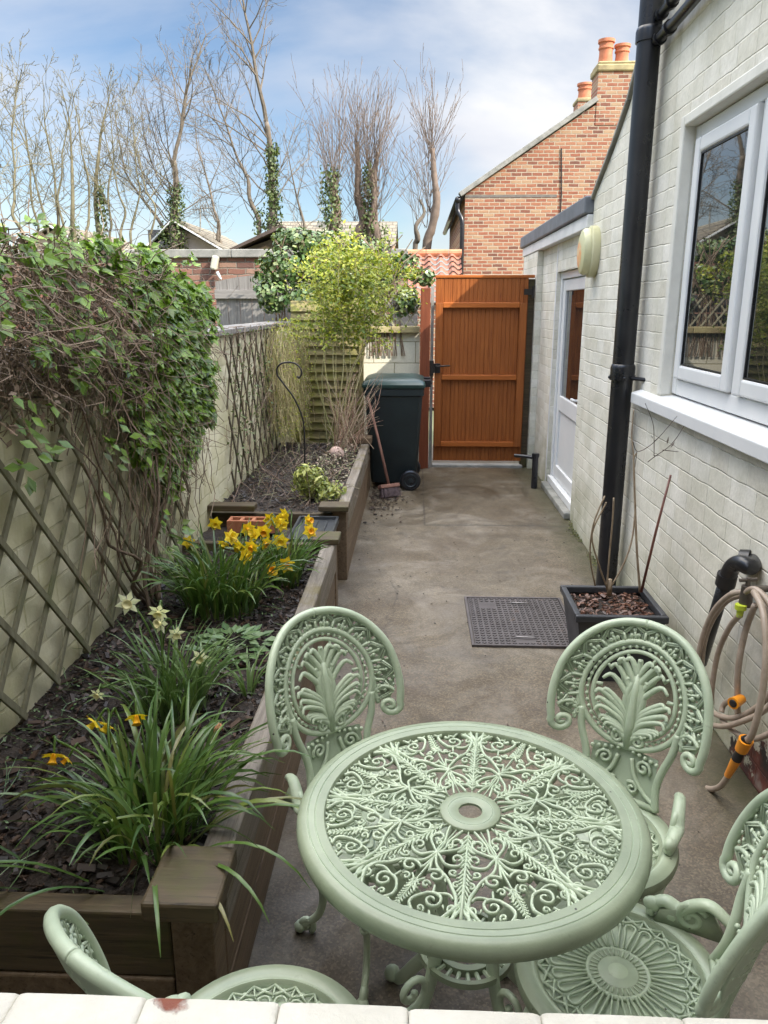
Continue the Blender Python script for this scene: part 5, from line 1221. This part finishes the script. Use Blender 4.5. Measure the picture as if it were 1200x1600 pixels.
def tree(label, seed, Y, stems, barkm, prm, ivy=None, ln=None):
    rnd = random.Random(seed); b = stems[0][0]; base = at(b[0], b[1], Y); base.z = 0
    t = thing('bare_tree', label, 'tree', base, 0, TG); g = G(); gt_ = G(); tips = []
    for st in stems:
        (x0_, y0_), (x1_, y1_), r0, r1, L2 = st; r0 *= prm.get('rs', 1); r1 *= prm.get('rs', 1)
        a = at(x0_, y0_, Y); bb_ = at(x1_, y1_, Y); a0 = Vector((a.x, Y, 0))
        mid = a.lerp(bb_, .5)+Vector((rnd.gauss(0,.10), rnd.gauss(0,.1), 0)); P = crom([a0, a, a.lerp(mid,.5)+Vector((rnd.gauss(0,.06),0,0)), mid, mid.lerp(bb_,.5)+Vector((rnd.gauss(0,.06),0,0)), bb_], 4)
        gt_.tube(P, [q*rnd.uniform(.88,1.14) for q in taper(len(P), r0*1.25, r0, r1*(.55 if prm.get('pollard') else 1))], 9, True)
        d = (bb_-mid).normalized()
        if prm.get('pollard'):
            for _ in range(prm['shoots']):
                k = rnd.choice([1.0, .95, .9, .8, .7, .55, .4, .25]); c = a.lerp(bb_, k)
                az = rnd.uniform(0,6.283); tl = rnd.uniform(.05, prm['spread'])*(1.5-.6*k)
                sd = Vector((cos(az)*tl, sin(az)*tl, 1)).normalized()
                branch(g, c+Vector((rnd.gauss(0,r1*.4), rnd.gauss(0,r1*.4), 0)), sd, L2*rnd.uniform(.45,1.0), .0095, 0, rnd, prm, tips)
        else:
            n = 8; branch(g, bb_, d, L2, r1, 0, rnd, prm, tips)
            for i in range(prm.get('side', 10)):
                k = rnd.uniform(.15, 1.0); c = a.lerp(bb_, k); az = rnd.uniform(0,6.283)
                sd = Vector((cos(az)*1.0, sin(az)*1.0, rnd.uniform(.5,1.3))).normalized()
                branch(g, c, sd, L2*rnd.uniform(.55,1.0)*(1.15-.4*k), r1*.36, 1 if prm['lev'] > 2 else 0, rnd, prm, tips)
    gt_.build('trunk', barkm, t, smooth=True); g.build('crown', barkm, t)
    if ivy:
        for (pa_, pb_, R_, n_) in ivy:
            g = G(); A_, B_ = at(*pa_, Y), at(*pb_, Y); A_.z = min(A_.z, 1.2); ivy_on(g, [A_, A_.lerp(B_,.5)+Vector((.05,0,0)), B_], R_, n_, rnd); g.build('ivy', M['ivytree'], t)
    return t
RM = .0055
full = dict(rs=.88, seg=.42, wander=.10, up=.03, lev=3, start=[.12,.15,.2], kids=[2,2,2], p=[.9,.72,.55], ang=(22,52), shr=.60, rmin=RM, side=13)
thin = dict(rs=.72, seg=.36, wander=.09, up=.04, lev=3, start=[.1,.2,.2], kids=[2,2,2], p=[.8,.65,.45], ang=(16,42), shr=.58, rmin=RM, side=7)
poll = dict(seg=.35, wander=.045, up=.035, lev=2, start=[.15,.2], kids=[1,1], p=[.75,.5], ang=(12,30), shr=.42, rmin=.0050, pollard=True, shoots=46, spread=.8)
tree('tall bare tree with wide crown and ivy-clad trunk above the pink bungalow', 3, 30, [((272,380),(272,250),.16,.085,4.4), ((268,378),(215,300),.07,.045,3.0)], M['bark'], full, [((272,385),(273,290),.42,1500), ((258,385),(256,352),.35,500)])
tree('tallest bare tree leaning left, ivy thick up its trunk above the dark roof', 8, 27, [((424,372),(416,190),.16,.085,4.3), ((405,372),(372,250),.08,.05,3.0)], M['bark'], dict(full, side=8, ang=(20,44)), [((426,385),(424,225),.30,1700), ((405,385),(403,330),.26,500)])
tree('pale spreading bare tree at the far left edge of the sky', 5, 21, [((10,385),(-5,300),.055,.04,2.9), ((38,385),(22,290),.05,.035,2.6), ((-20,385),(-40,300),.06,.04,2.8)], M['bark_olive'], dict(full, side=4), None)
tree('clump of slender upright bare stems left of the wide-crowned tree', 6, 24, [((118,385),(112,250),.085,.05,1.9), ((92,385),(78,235),.05,.035,1.9), ((135,385),(128,240),.05,.03,1.9), ((60,385),(48,260),.05,.035,2.0), ((78,385),(40,225),.045,.03,1.9), ((104,385),(97,240),.045,.03,1.7)], M['bark_olive'], thin, [((118,390),(116,350),.2,300)])
tree('upright bare stems with an ivied stump between two taller bare trees', 12, 25, [((157,385),(155,235),.10,.06,1.7), ((190,385),(180,275),.05,.03,2.0), ((172,385),(178,250),.045,.03,1.9), ((205,385),(214,270),.045,.03,2.0), ((235,385),(228,300),.045,.03,1.9)], M['bark_olive'], thin, [((157,390),(156,290),.20,800)])
tree('pollarded tree with reddish shoots and ivy-covered stump left of its neighbours', 21, 26, [((522,385),(522,272),.17,.14,3.1)], M['bark_red'], poll, [((516,385),(516,265),.42,1500)])
tree('pollarded tree with two thick stumps and a fan of reddish upright shoots', 22, 27, [((556,385),(557,222),.13,.11,2.2), ((590,385),(590,238),.14,.12,2.4), ((577,385),(576,250),.09,.07,2.4)], M['bark_red'], poll, [((574,385),(574,262),.30,1300), ((600,390),(600,350),.25,300)])
tree('slim pollarded tree with clear forked trunk nearest the brick gable', 23, 25, [((666,396),(676,232),.13,.11,2.4)], M['bark_red'], dict(poll, shoots=52, spread=.75), None)
tree('thin pale leaning stem beside the slim pollarded tree', 24, 25, [((648,396),(656,312),.07,.05,1.9)], M['bark'], dict(poll, shoots=10, spread=.5), None)
tree('small twiggy bare tree low between the leaning tree and the pollards', 31, 32, [((345,392),(335,330),.10,.06,3.2), ((475,392),(470,330),.08,.05,2.4)], M['bark'], dict(full, side=5), None)
# ------------------------------------------------------------------ climber on the left wall
def inpoly(x, y, P):
    c = False; j = len(P)-1
    for i in range(len(P)):
        if (P[i][1] > y) != (P[j][1] > y) and x < (P[j][0]-P[i][0])*(y-P[i][1])/(P[j][1]-P[i][1])+P[i][0]: c = not c
        j = i
    return c
rnd = random.Random(77)
VP = [(1.2,1.92),(2.2,1.87),(2.7,1.90),(3.2,1.93),(3.7,1.92),(4.1,1.80),(4.38,1.58),(4.42,1.32),(4.30,1.08),(4.0,.90),(3.75,.78),(3.45,.98),(3.15,1.22),(2.85,1.38),(2.5,1.48),(2.1,1.56),(1.2,1.60)]
def bulge(y, z):
    t = max(0, min(1, (z-.85)/.75)); return .05+.15*t*(.75+.25*mnoise.noise(Vector((y*2.1,z*2.1,3))))*(1.0 if z < 1.8 else .8)
vt = thing('climbing_plant', 'large leafy green climber with tangled brown stems over the left wall', 'climber', (XL+.1, 3.6, .40))
g = G(); cnt = 0
while cnt < 3500:
    y = rnd.uniform(1.2,4.7); z = rnd.uniform(.8,2.0)
    if not inpoly(y+.22*mnoise.noise(Vector((y*5,z*5,8))), z+.16*mnoise.noise(Vector((y*5,z*5,2))), VP): continue
    dens = max(0, min(1, (y-2.95)/.7))*.95 + (.40 if z > 1.84 else 0) + .16
    dens *= .55+.9*max(0, mnoise.noise(Vector((y*4.2, z*4.2, 1.3)))+.28)
    if rnd.random() > dens: continue
    b_ = bulge(y, z); x = XL+.03+b_*rnd.uniform(.45,1.08); c = Vector((x,y,z)); cnt += 1
    dz = Vector((rnd.uniform(.2,1.0), rnd.gauss(0,.5), rnd.uniform(-1.0,.1))).normalized()
    nrm = Vector((.9, -.25+rnd.gauss(0,.35), .8+rnd.gauss(0,.35))).normalized(); s_ = rnd.uniform(.022,.050)
    g.leaf(c, dz, nrm, s_*1.25, s_*.85, .2, .12)
    for sg in (1,-1):
        d2 = Matrix.Rotation(sg*radians(rnd.uniform(50,75)), 3, nrm) @ dz; g.leaf(c, d2, nrm, s_, s_*.72, .2, .12)
for _ in range(80):        # shoots standing up along the top edge
    y = rnd.uniform(1.8,4.3); c = Vector((XL+rnd.uniform(-.1,.2), y, 1.91+rnd.uniform(0,.07)))
    for k in range(3): g.leaf(c, Vector((rnd.gauss(0,1),rnd.gauss(0,1),rnd.uniform(-.2,1))), Vector((.5,-.5,1)), .036, .026)
for (yy, zz, n_) in ((2.3,1.36,14),(2.2,1.28,10),(2.85,1.18,12),(3.15,1.2,14),(2.55,1.62,16),(3.45,.72,10),(3.6,.6,8),(2.0,1.7,16)):
    for _ in range(n_):
        c = Vector((XL+.10+rnd.uniform(0,.08), yy+rnd.gauss(0,.07), zz+rnd.gauss(0,.06)))
        g.leaf(c, Vector((.6,rnd.gauss(0,.6),rnd.uniform(-1,.2))), Vector((1,-.2,.6)), .055, .036)
g.build('leaves', M['vine'], vt)
g = G()
for _ in range(3000):
    y = rnd.uniform(1.2,4.4); z = rnd.uniform(.95,1.98)
    if not inpoly(y, z, VP): continue
    if y > 3.4 and rnd.random() < .6: continue
    b_ = bulge(y, z); p = Vector((XL+.03+b_*rnd.uniform(.2,1.0), y, z)); P = [p]; d = Vector((rnd.gauss(0,.4), rnd.gauss(0,1), rnd.gauss(-.3,.6))).normalized()
    for i in range(6):
        d = (d+Vector((rnd.gauss(0,.35),rnd.gauss(0,.45),rnd.gauss(-.08,.4)))).normalized(); P.append(P[-1]+d*rnd.uniform(.03,.07)); P[-1].x = max(P[-1].x, XL+.045)
    g.tube(P, rnd.choice([.0011,.0015,.002]), 3, False)
for _ in range(70):        # hanging tails below the mass
    y = rnd.uniform(2.7,4.35); z = rnd.uniform(.95,1.3); P = [Vector((XL+.06+rnd.uniform(0,.12), y, z))]
    for i in range(7): P.append(P[-1]+Vector((rnd.gauss(0,.012), rnd.gauss(-.006,.028), -rnd.uniform(.03,.10)))); P[-1].x = max(P[-1].x, XL+.045)
    g.tube(P, rnd.choice([.0012,.0018,.0026]), 3, False)
for _ in range(3000):       # dense brown tangle over the coping at the near end
    y = rnd.uniform(1.2,3.45); z = rnd.uniform(1.42,1.92); P = [Vector((XL+rnd.uniform(-.12,.16), y, z))]; d = Vector((rnd.gauss(0,.5), rnd.gauss(0,1), rnd.gauss(0,.7))).normalized()
    for i in range(4):
        d = (d+Vector((rnd.gauss(0,.5),rnd.gauss(0,.6),rnd.gauss(0,.6)))).normalized(); P.append(P[-1]+d*rnd.uniform(.02,.045))
        if P[-1].z < 1.57: P[-1].x = max(P[-1].x, XL+.045)
    if all(p.z < 1.97 for p in P): g.tube(P, rnd.choice([.0012,.0018,.0024]), 3, False)
g.build('tangled_stems', M['vinestem'], vt)
g = G()
for _ in range(1500):
    y = rnd.uniform(1.2,3.9); z = rnd.uniform(1.35,1.92)
    if y > 3.2 and rnd.random() < .6: continue
    g.leaf(Vector((XL+rnd.uniform(.03,.22), y, z)), Vector((rnd.gauss(0,1),rnd.gauss(0,1),rnd.gauss(-.4,.8))), Vector((1,rnd.gauss(0,.6),rnd.gauss(.3,.6))), rnd.uniform(.015,.035), .016)
g.build('dead_leaves', leafmat('dead_brown_leaf', [(.10,.065,.045),(.17,.115,.08),(.24,.18,.13),(.07,.045,.03)], .8, .1), vt)
g = G()
for k in range(8):
    y0_ = 3.22+rnd.gauss(0,.05); tgt = (rnd.uniform(2.4,3.7), rnd.uniform(1.1,1.6)); P = [Vector((XL+.09+rnd.uniform(0,.05), y0_, .40))]
    for i in range(1,7):
        t = i/6; P.append(Vector((XL+.06+rnd.uniform(0,.06)+.05*t, y0_+(tgt[0]-y0_)*t+rnd.gauss(0,.03), .40+(tgt[1]-.4)*t)))
    P = crom(P,3); g.tube(P, taper(len(P), .010 if k < 4 else .006, .003), 6)
g.build('woody_stems', simple('brown_vine_bark', (.09,.06,.04), (.17,.12,.08), 30, .85), vt, smooth=True)
# bare climber and pale thin stems on the far part of the wall
vb = thing('climbing_plant', 'leafless dark climber stems covering the wall behind the far bed', 'climber', (XL+.1, 5.8, .42)); g = G()
for _ in range(75):
    y = rnd.uniform(5.05,6.6); z = rnd.uniform(.5,1.5); P = [Vector((XL+.03+rnd.uniform(0,.09), y, z))]; d = Vector((0,rnd.gauss(0,.4),1)).normalized()
    for i in range(6):
        d = (d+Vector((rnd.gauss(0,.15),rnd.gauss(0,.3),rnd.gauss(.05,.25)))).normalized(); P.append(P[-1]+d*.07); P[-1].x = max(P[-1].x, XL+.03); P[-1].z = min(P[-1].z, 1.58)
    g.tube(P, rnd.choice([.0012,.0018,.003]), 3, False)
g.build('stems', M['vinestem'], vb)
g = G()
for _ in range(330):
    y = rnd.uniform(5.0,6.8); z = 1.05+rnd.gauss(0,.28); c = Vector((XL+.05+rnd.uniform(0,.10), y, max(.5,min(1.55,z))))
    g.leaf(c, Vector((rnd.gauss(0,1),rnd.gauss(0,1),rnd.gauss(0,1))), Vector((1,rnd.gauss(0,.5),.5)), .030, .018)
g.build('leaves', M['ivytree'], vb)
wj = thing('winter_jasmine', 'sunlit mass of fine yellow-green stems hanging down the far left wall', 'shrub', (XL+.15, 7.2, .42)); g = G()
for _ in range(650):
    y = rnd.uniform(6.45,7.85); z = rnd.uniform(1.0,1.58)*1.0; P = [Vector((XL+.03+rnd.uniform(0,.20), y, z))]
    for i in range(7): P.append(P[-1]+Vector((rnd.gauss(.004,.014), rnd.gauss(0,.022), -rnd.uniform(.04,.10)))); P[-1].x = max(P[-1].x, XL+.03); P[-1].z = max(.42, P[-1].z)
    g.tube(P, rnd.choice([.0014,.002,.0028]), 3, False)
g.build('stems', M['yellowstem'], wj); g = G()
for _ in range(1500):
    c = Vector((XL+.06+rnd.uniform(0,.22), rnd.uniform(6.5,7.85), rnd.uniform(.6,1.62))); g.leaf(c, Vector((rnd.gauss(0,1),rnd.gauss(0,1),rnd.gauss(0,1))), Vector((1,-.6,.6)), .024, .013)
g.build('leaves', M['yleaf'], wj)
# ------------------------------------------------------------------ shrub and ivy at the back
def leafcloud(g, blobs, n, sz, asp, rnd, shell=.5, thin_=0):
    tot = sum(b[3]*b[4] for b in blobs)
    for (cx, cy, cz, rx, rz_) in blobs:
        k = int(n*rx*rz_/tot)
        for _ in range(k):
            v = Vector((rnd.gauss(0,1),rnd.gauss(0,1),rnd.gauss(0,1))).normalized()*(rnd.uniform(shell,1.08)**.7)
            p = Vector((cx+v.x*rx, cy+v.y*rx*.7, cz+v.z*rz_))
            if mnoise.noise(p*5.5) < -.12-thin_ and rnd.random() < .85: continue
            nr = (v+Vector((rnd.gauss(0,.5),rnd.gauss(0,.5),.5+rnd.gauss(0,.4)))).normalized(); s_ = sz*rnd.uniform(.6,1.3)
            g.leaf(p, v.cross(Vector((rnd.gauss(0,1),rnd.gauss(0,1),rnd.gauss(0,1)))), nr, s_, s_*asp)
def B_(x, y, Y, r, rz_=None): p = at(x,y,Y); return (p.x,p.y,p.z,r,rz_ or r)
iv = thing('ivy_bush', 'dark glossy ivy bush spilling over the fences behind the yellow-leaved shrub', 'ivy', (-1.0, 8.4, 0)); g = G()
leafcloud(g, [B_(445,418,8.3,.30,.22),B_(425,462,8.2,.20,.18),B_(470,385,8.5,.30,.18),B_(520,385,8.6,.30,.17),B_(520,430,8.3,.34,.26),B_(480,470,8.15,.24,.20),B_(575,395,8.7,.26,.15),B_(635,415,8.6,.16,.16),B_(662,432,8.55,.13,.10),B_(633,470,8.4,.15,.16),B_(590,440,8.5,.28,.2),B_(455,372,8.6,.2,.12),B_(405,440,8.3,.10,.10)], 8200, .052, .85, rnd, .35)
g.build('leaves', M['ivy'], iv); g = G()
for _ in range(90):
    a = at(rnd.uniform(430,620), rnd.uniform(430,500), 8.4); g.tube(crom([Vector((a.x+rnd.gauss(0,.1),8.4,1.2)), a, a+Vector((rnd.gauss(0,.2),rnd.gauss(0,.1),.4))],3), .005, 4, False)
g.build('stems', M['vinestem'], iv)
yb = thing('yellow_leaved_shrub', 'tall airy shrub with yellow-green young leaves beside the wheelie bin', 'shrub', (-.72, 7.1, .43)); g = G(); tips = []
base = Vector((-.72,7.1,.44))
for k in range(13):
    tx = rnd.uniform(470,625); ty = rnd.uniform(375,470); e = at(tx,ty,rnd.uniform(6.9,7.6)); m1 = base.lerp(e,.4)+Vector((rnd.gauss(0,.07),rnd.gauss(0,.06),.10)); P = crom([base+Vector((rnd.gauss(0,.05),rnd.gauss(0,.05),0)), m1, base.lerp(e,.75)+Vector((rnd.gauss(0,.05),0,.05)), e], 6)
    g.tube(P, taper(len(P),.0062,.0018), 5, False); tips += P[8:]
    for _ in range(14):
        q = rnd.choice(P[8:]); e2 = q+Vector((rnd.gauss(0,.16),rnd.gauss(0,.12),rnd.uniform(-.02,.24))); P2 = crom([q,q.lerp(e2,.5)+Vector((0,0,.03)),e2],3); g.tube(P2, .0018, 3, False); tips += P2[3:]
g.build('stems', M['yellowstem'], yb); g = G()
for _ in range(4600):
    q = rnd.choice(tips)
    if q.z < 1.35 and rnd.random() < .85: continue
    c = q+Vector((rnd.gauss(0,.045),rnd.gauss(0,.045),rnd.gauss(0,.04))); g.leaf(c, Vector((rnd.gauss(0,1),rnd.gauss(0,1),rnd.gauss(.2,.7))), Vector((rnd.gauss(.3,.5),-.5+rnd.gauss(0,.4),.8)), .042*rnd.uniform(.6,1.3), .024)
leafcloud(g, [B_(600,410,7.5,.17,.16),B_(640,425,7.6,.10,.08),B_(570,440,7.4,.15,.14),B_(550,400,7.5,.16,.12),B_(510,400,7.5,.18,.14),B_(530,450,7.3,.15,.14)], 2300, .036, .6, rnd, .3, .05)
g.build('leaves', M['yleaf'], yb)
dh = thing('dry_shrub', 'leafless pinkish brown twiggy shrub leaning towards the wheelie bin', 'shrub', (-.60, 7.0, .43)); g = G()
for _ in range(80):
    b0_ = Vector((-.63+rnd.gauss(0,.08), 6.95+rnd.gauss(0,.10), .44)); e = at(rnd.uniform(500,600), rnd.uniform(575,665), 6.9+rnd.gauss(0,.15)); P = crom([b0_, b0_.lerp(e,.5)+Vector((rnd.gauss(0,.05),rnd.gauss(0,.05),.06)), e],4)
    g.tube(P, taper(len(P),.0032,.0012), 4, False)
g.build('stems', leafmat('pinkish_dry_twig', [(.26,.14,.10),(.36,.23,.16),(.42,.34,.22),(.17,.10,.08)], .8, 0), dh)
# low shrubs of the far bed
vs_ = thing('variegated_shrub', 'small rounded shrub with yellow variegated leaves in the far raised bed', 'shrub', (-.70, 5.05, .44)); g = G()
c = Vector((-.70,5.06,.56)); leafcloud(g, [(c.x,c.y,c.z,.135,.12),(c.x+.10,c.y-.05,c.z-.06,.11,.08),(c.x-.02,c.y-.04,c.z+.05,.09,.09),(c.x+.17,c.y+.06,c.z-.07,.07,.07)], 1300, .042, .38, rnd, .3, .15); g.build('leaves', M['varie'], vs_)
g = G()
for _ in range(26): e = c+Vector((rnd.gauss(0,.09),rnd.gauss(0,.08),rnd.uniform(-.02,.1))); g.tube([Vector((-.70+rnd.gauss(0,.02),5.06,.43)), e], .002, 4, False)
g.build('stems', M['vinestem'], vs_)
tw = G()
for _ in range(420):
    x = rnd.uniform(-1.25,-.52); y = rnd.uniform(4.85,7.1); P = [Vector((x,y,.44))]; d = Vector((rnd.gauss(0,.7),rnd.gauss(0,.7),rnd.uniform(.1,1.0))).normalized()
    for i in range(4): d = (d+Vector((rnd.gauss(0,.25),rnd.gauss(0,.25),rnd.gauss(-.1,.25)))).normalized(); P.append(P[-1]+d*rnd.uniform(.02,.07))
    tw.tube(P, rnd.choice([.001,.0016,.0024]), 3, False)
for _ in range(700):
    x = rnd.uniform(-.78,-.50); y = rnd.uniform(5.2,6.9); p = Vector((x,y,.45+abs(rnd.gauss(0,.05)))); tw.leaf(p, Vector((rnd.gauss(0,1),rnd.gauss(0,1),rnd.gauss(.3,.6))), Vector((rnd.gauss(0,.6),rnd.gauss(0,.6),1)), .026, .014)
tag(tw.build('dead_twigs', [leafmat('bed_twigs', [(.18,.12,.09),(.30,.22,.16),(.10,.065,.05),(.16,.18,.07),(.40,.35,.26)], .8, 0)]), 'dead twigs and dry seedling stems littering the far raised bed', 'twigs', kind='stuff')
# ------------------------------------------------------------------ daffodils
def atz(x, y, z):
    d = FW + RT*((x-600)/FPX) - UPV*((y-800)/FPX); return Vector((0,0,CAMH)) + d*((z-CAMH)/d.z)
DG = 'clumps of daffodils in the near bed'
def clump(label, c, n, r, l0, l1, wd, mat, flowers, seed, lift=(1.05,1.5), bend=(.5,2.1), white=False, azr=(0,6.283)):
    rr = random.Random(seed); t = thing('daffodil_clump', label, 'daffodils', (c[0],c[1],.40), 0, DG); g = G()
    for _ in range(n):
        a = rr.uniform(0,6.283); q = r*sqrt(rr.random()); az = a+rr.gauss(0,.5) if rr.random() < .8 else rr.uniform(*azr)
        g.blade((c[0]+q*cos(a), c[1]+q*sin(a), .395), az, rr.uniform(l0,l1), wd*rr.uniform(.7,1.2), rr.uniform(*lift), rr.uniform(*bend), 8, twist=rr.gauss(0,.8))
    g.build('leaves', mat, t, smooth=True)
    for (x, y, z, s_, orange) in flowers:
        f = atz(x, y, z); rt = Vector((c[0]+rr.gauss(0,r*.4), c[1]+rr.gauss(0,r*.4), .40))
        face = Vector((rr.gauss(.25,.5), -1+rr.gauss(0,.35), rr.gauss(.0,.3))).normalized()
        if y > 1100: face = Vector((rr.gauss(-.3,.5), -.5, -.5)).normalized()
        Mq = face.to_track_quat('Z','Y').to_matrix(); g = G()
        for k in range(6):
            a = k*pi/3+.2; rad = Mq @ Vector((cos(a), sin(a), .18 if not white else .05)); g.leaf(f+rad*.003, rad, Mq@Vector((-.2*cos(a),-.2*sin(a),1)), .036*s_, (.026 if not white else .019)*s_, -.12)
        fo = g.build('flower', [M['petalw'] if white else M['petaly']], t)
        g = G(); Ln = .030*s_ if not white else .018*s_; g.lathe([(.006*s_,0),(.009*s_,Ln*.5),(.012*s_,Ln*.85),(.016*s_,Ln),(.012*s_,Ln*.93),(.006*s_,Ln*.4),(0,Ln*.3)], f, 12, Mq)
        g.build('trumpet', M['trumpw'] if white else (M['trump'] if orange else M['petaly']), fo, smooth=True)
        g = G(); neck = f-face*.03+Vector((0,0,.012)); P = crom([rt, rt.lerp(neck,.6)+Vector((0,0,.05)), neck+Vector((0,0,-.02))+(-face)*.012, neck, f-face*.004],5); g.tube(P, .0032, 6, False); g.build('stalk', M['daffleaf'], fo, smooth=True)
    return t
clump('large clump of strap leaves with bright yellow daffodils by the left wall', (-.86,3.22), 230, .17, .24,.44, .013, M['daffleaf'],
      [(336,818,.72,1.0,0),(294,847,.66,.9,0),(361,840,.70,1.1,0),(386,826,.73,1.1,1),(399,836,.72,1.1,0),(375,853,.68,1.0,0),(393,853,.69,1.0,1),(382,868,.66,1.1,0),(412,830,.72,1.1,1),(350,848,.68,.9,0)], 41)
clump('smaller clump of orange-cupped daffodils beside the black crate', (-.64,3.55), 110, .09, .20,.34, .011, M['daffleaf'],
      [(423,812,.70,1.1,0),(434,811,.71,1.1,0),(446,804,.72,1.1,0),(414,848,.64,1.0,1),(438,845,.65,1.2,0),(481,814,.66,1.0,1),(484,830,.64,1.1,1),(447,882,.55,1.15,1),(425,891,.53,1.1,1),(440,820,.69,1.0,0)], 42)
clump('pale clump of leaves with white star-shaped narcissus flowers', (-.80,2.28), 150, .11, .20,.36, .010, M['daffpale'],
      [(200,942,.80,1.1,0),(248,956,.76,1.0,0),(251,974,.73,1.0,0),(274,991,.68,.8,0),(314,1029,.57,1.0,0),(152,1085,.62,.6,0)], 43, white=True)
clump('big dark green clump sprawling over the front corner of the timber bed', (-.66,1.68), 180, .13, .20,.42, .0125, M['daffleaf'],
      [(150,1128,.66,.85,0),(168,1131,.65,.8,0),(213,1118,.66,.85,1),(84,1178,.62,.85,1),(106,1184,.60,.6,1)], 44, lift=(.9,1.5), bend=(.7,2.4))
g = G()
rr = random.Random(9)
for (x, y, az, ln) in ((-.55,1.55,-.4,.42),(-.53,1.52,-.7,.36),(-.56,1.60,.1,.46),(-.55,1.62,-.15,.5),(-.60,1.50,-1.2,.34),(-.75,1.48,3.6,.40),(-.85,1.5,3.9,.34),(-.7,1.45,-2.2,.36),(-.95,1.55,3.3,.3),(-.52,1.48,-.9,.30),(-.9,1.45,-1.9,.3)):
    g.blade((x,y,.42), az, ln, .011, .75, 1.9, 9)
o = thing('daffodil_clump', 'sparse long fallen daffodil blades trailing over the bed edge', 'daffodils', (-.6,1.55,.4), 0, DG); g.build('leaves', M['daffleaf'], o, smooth=True)
g = G()
for _ in range(22): a = rr.uniform(0,6.28); g.blade((-.575+.02*cos(a),2.42+.02*sin(a),.40), a, rr.uniform(.10,.20), .008, 1.3, 1.5, 6)
o = thing('daffodil_clump', 'tiny tuft of young leaves next to the back left chair', 'daffodils', (-.575,2.42,.4), 0, DG); g.build('leaves', M['daffpale'], o, smooth=True)
# broad-leaved plant
pr = thing('primrose', 'low broad-leaved green plant on the bark between the daffodil clumps', 'plant', (-.70,2.76,.40)); g = G()
for _ in range(75):
    a = rr.uniform(0,6.28); q = rr.uniform(.02,.13); c = Vector((-.70+q*cos(a)*1.1, 2.76+q*sin(a), .42+.05*(1-q/.13)+rr.uniform(0,.02))); d = Vector((cos(a),sin(a),rr.uniform(-.1,.5)))
    g.leaf(c, d, Vector((rr.gauss(0,.2),rr.gauss(0,.2)-.2,1)), rr.uniform(.045,.075), rr.uniform(.026,.036), .25, .1)
g.build('leaves', M['primrose'], pr)
sd = G()
for _ in range(900):
    x = rr.uniform(-1.27,-.52); y = rr.uniform(1.5,4.0)
    if mnoise.noise(Vector((x*3,y*3,7))) < .12 and x > -1.1: continue
    sd.leaf(Vector((x,y,.41)), Vector((rr.gauss(0,1),rr.gauss(0,1),.4)), Vector((0,0,1)), rr.uniform(.008,.02), .009)
for _ in range(160):
    x = rr.uniform(-1.27,-.55); y = rr.uniform(1.45,4.0); d = Vector((rr.gauss(0,1),rr.gauss(0,1),.15)).normalized(); P = [Vector((x,y,.412))]
    for i in range(4): d = (d+Vector((rr.gauss(0,.3),rr.gauss(0,.3),0))).normalized(); P.append(P[-1]+d*.035)
    sd.tube(P, .0012, 3, False)
tag(sd.build('seedlings', M['primrose']), 'scattered seedlings and straw on the near bed soil', 'seedlings', kind='stuff')
g = G(); g.blob((-.625,2.16,.425), .022, 8, 5, (1.2,.9,.7)); tag(g.build('bark_lump', simple('orange_bark', (.32,.14,.06), (.45,.22,.11), 20, .8)), 'pale orange bark lump on the dark mulch near the chair', 'bark')
# moss and weeds where the right wall meets the concrete
g = G(); rr = random.Random(55)
for _ in range(1500):
    y = rr.uniform(3.9,8.2); wallx = XR if y < 5.95 else LX; x = wallx-abs(rr.gauss(0,.022))-.003; 
    if 6.1 < y < 7.6: continue
    if mnoise.noise(Vector((y*2.5,0,4))) < -.1: continue
    g.leaf(Vector((x,y,.004+abs(rr.gauss(0,.012)))), Vector((rr.gauss(0,1),rr.gauss(0,1),rr.uniform(0,1.2))), Vector((rr.gauss(0,.5),-.3,1)), rr.uniform(.008,.018), .009)
tag(g.build('moss', leafmat('moss_green', [(.06,.075,.02),(.10,.115,.03),(.14,.14,.05),(.05,.05,.025)], .9, .1)), 'green moss and tiny weeds where right wall meets concrete', 'moss', kind='stuff')
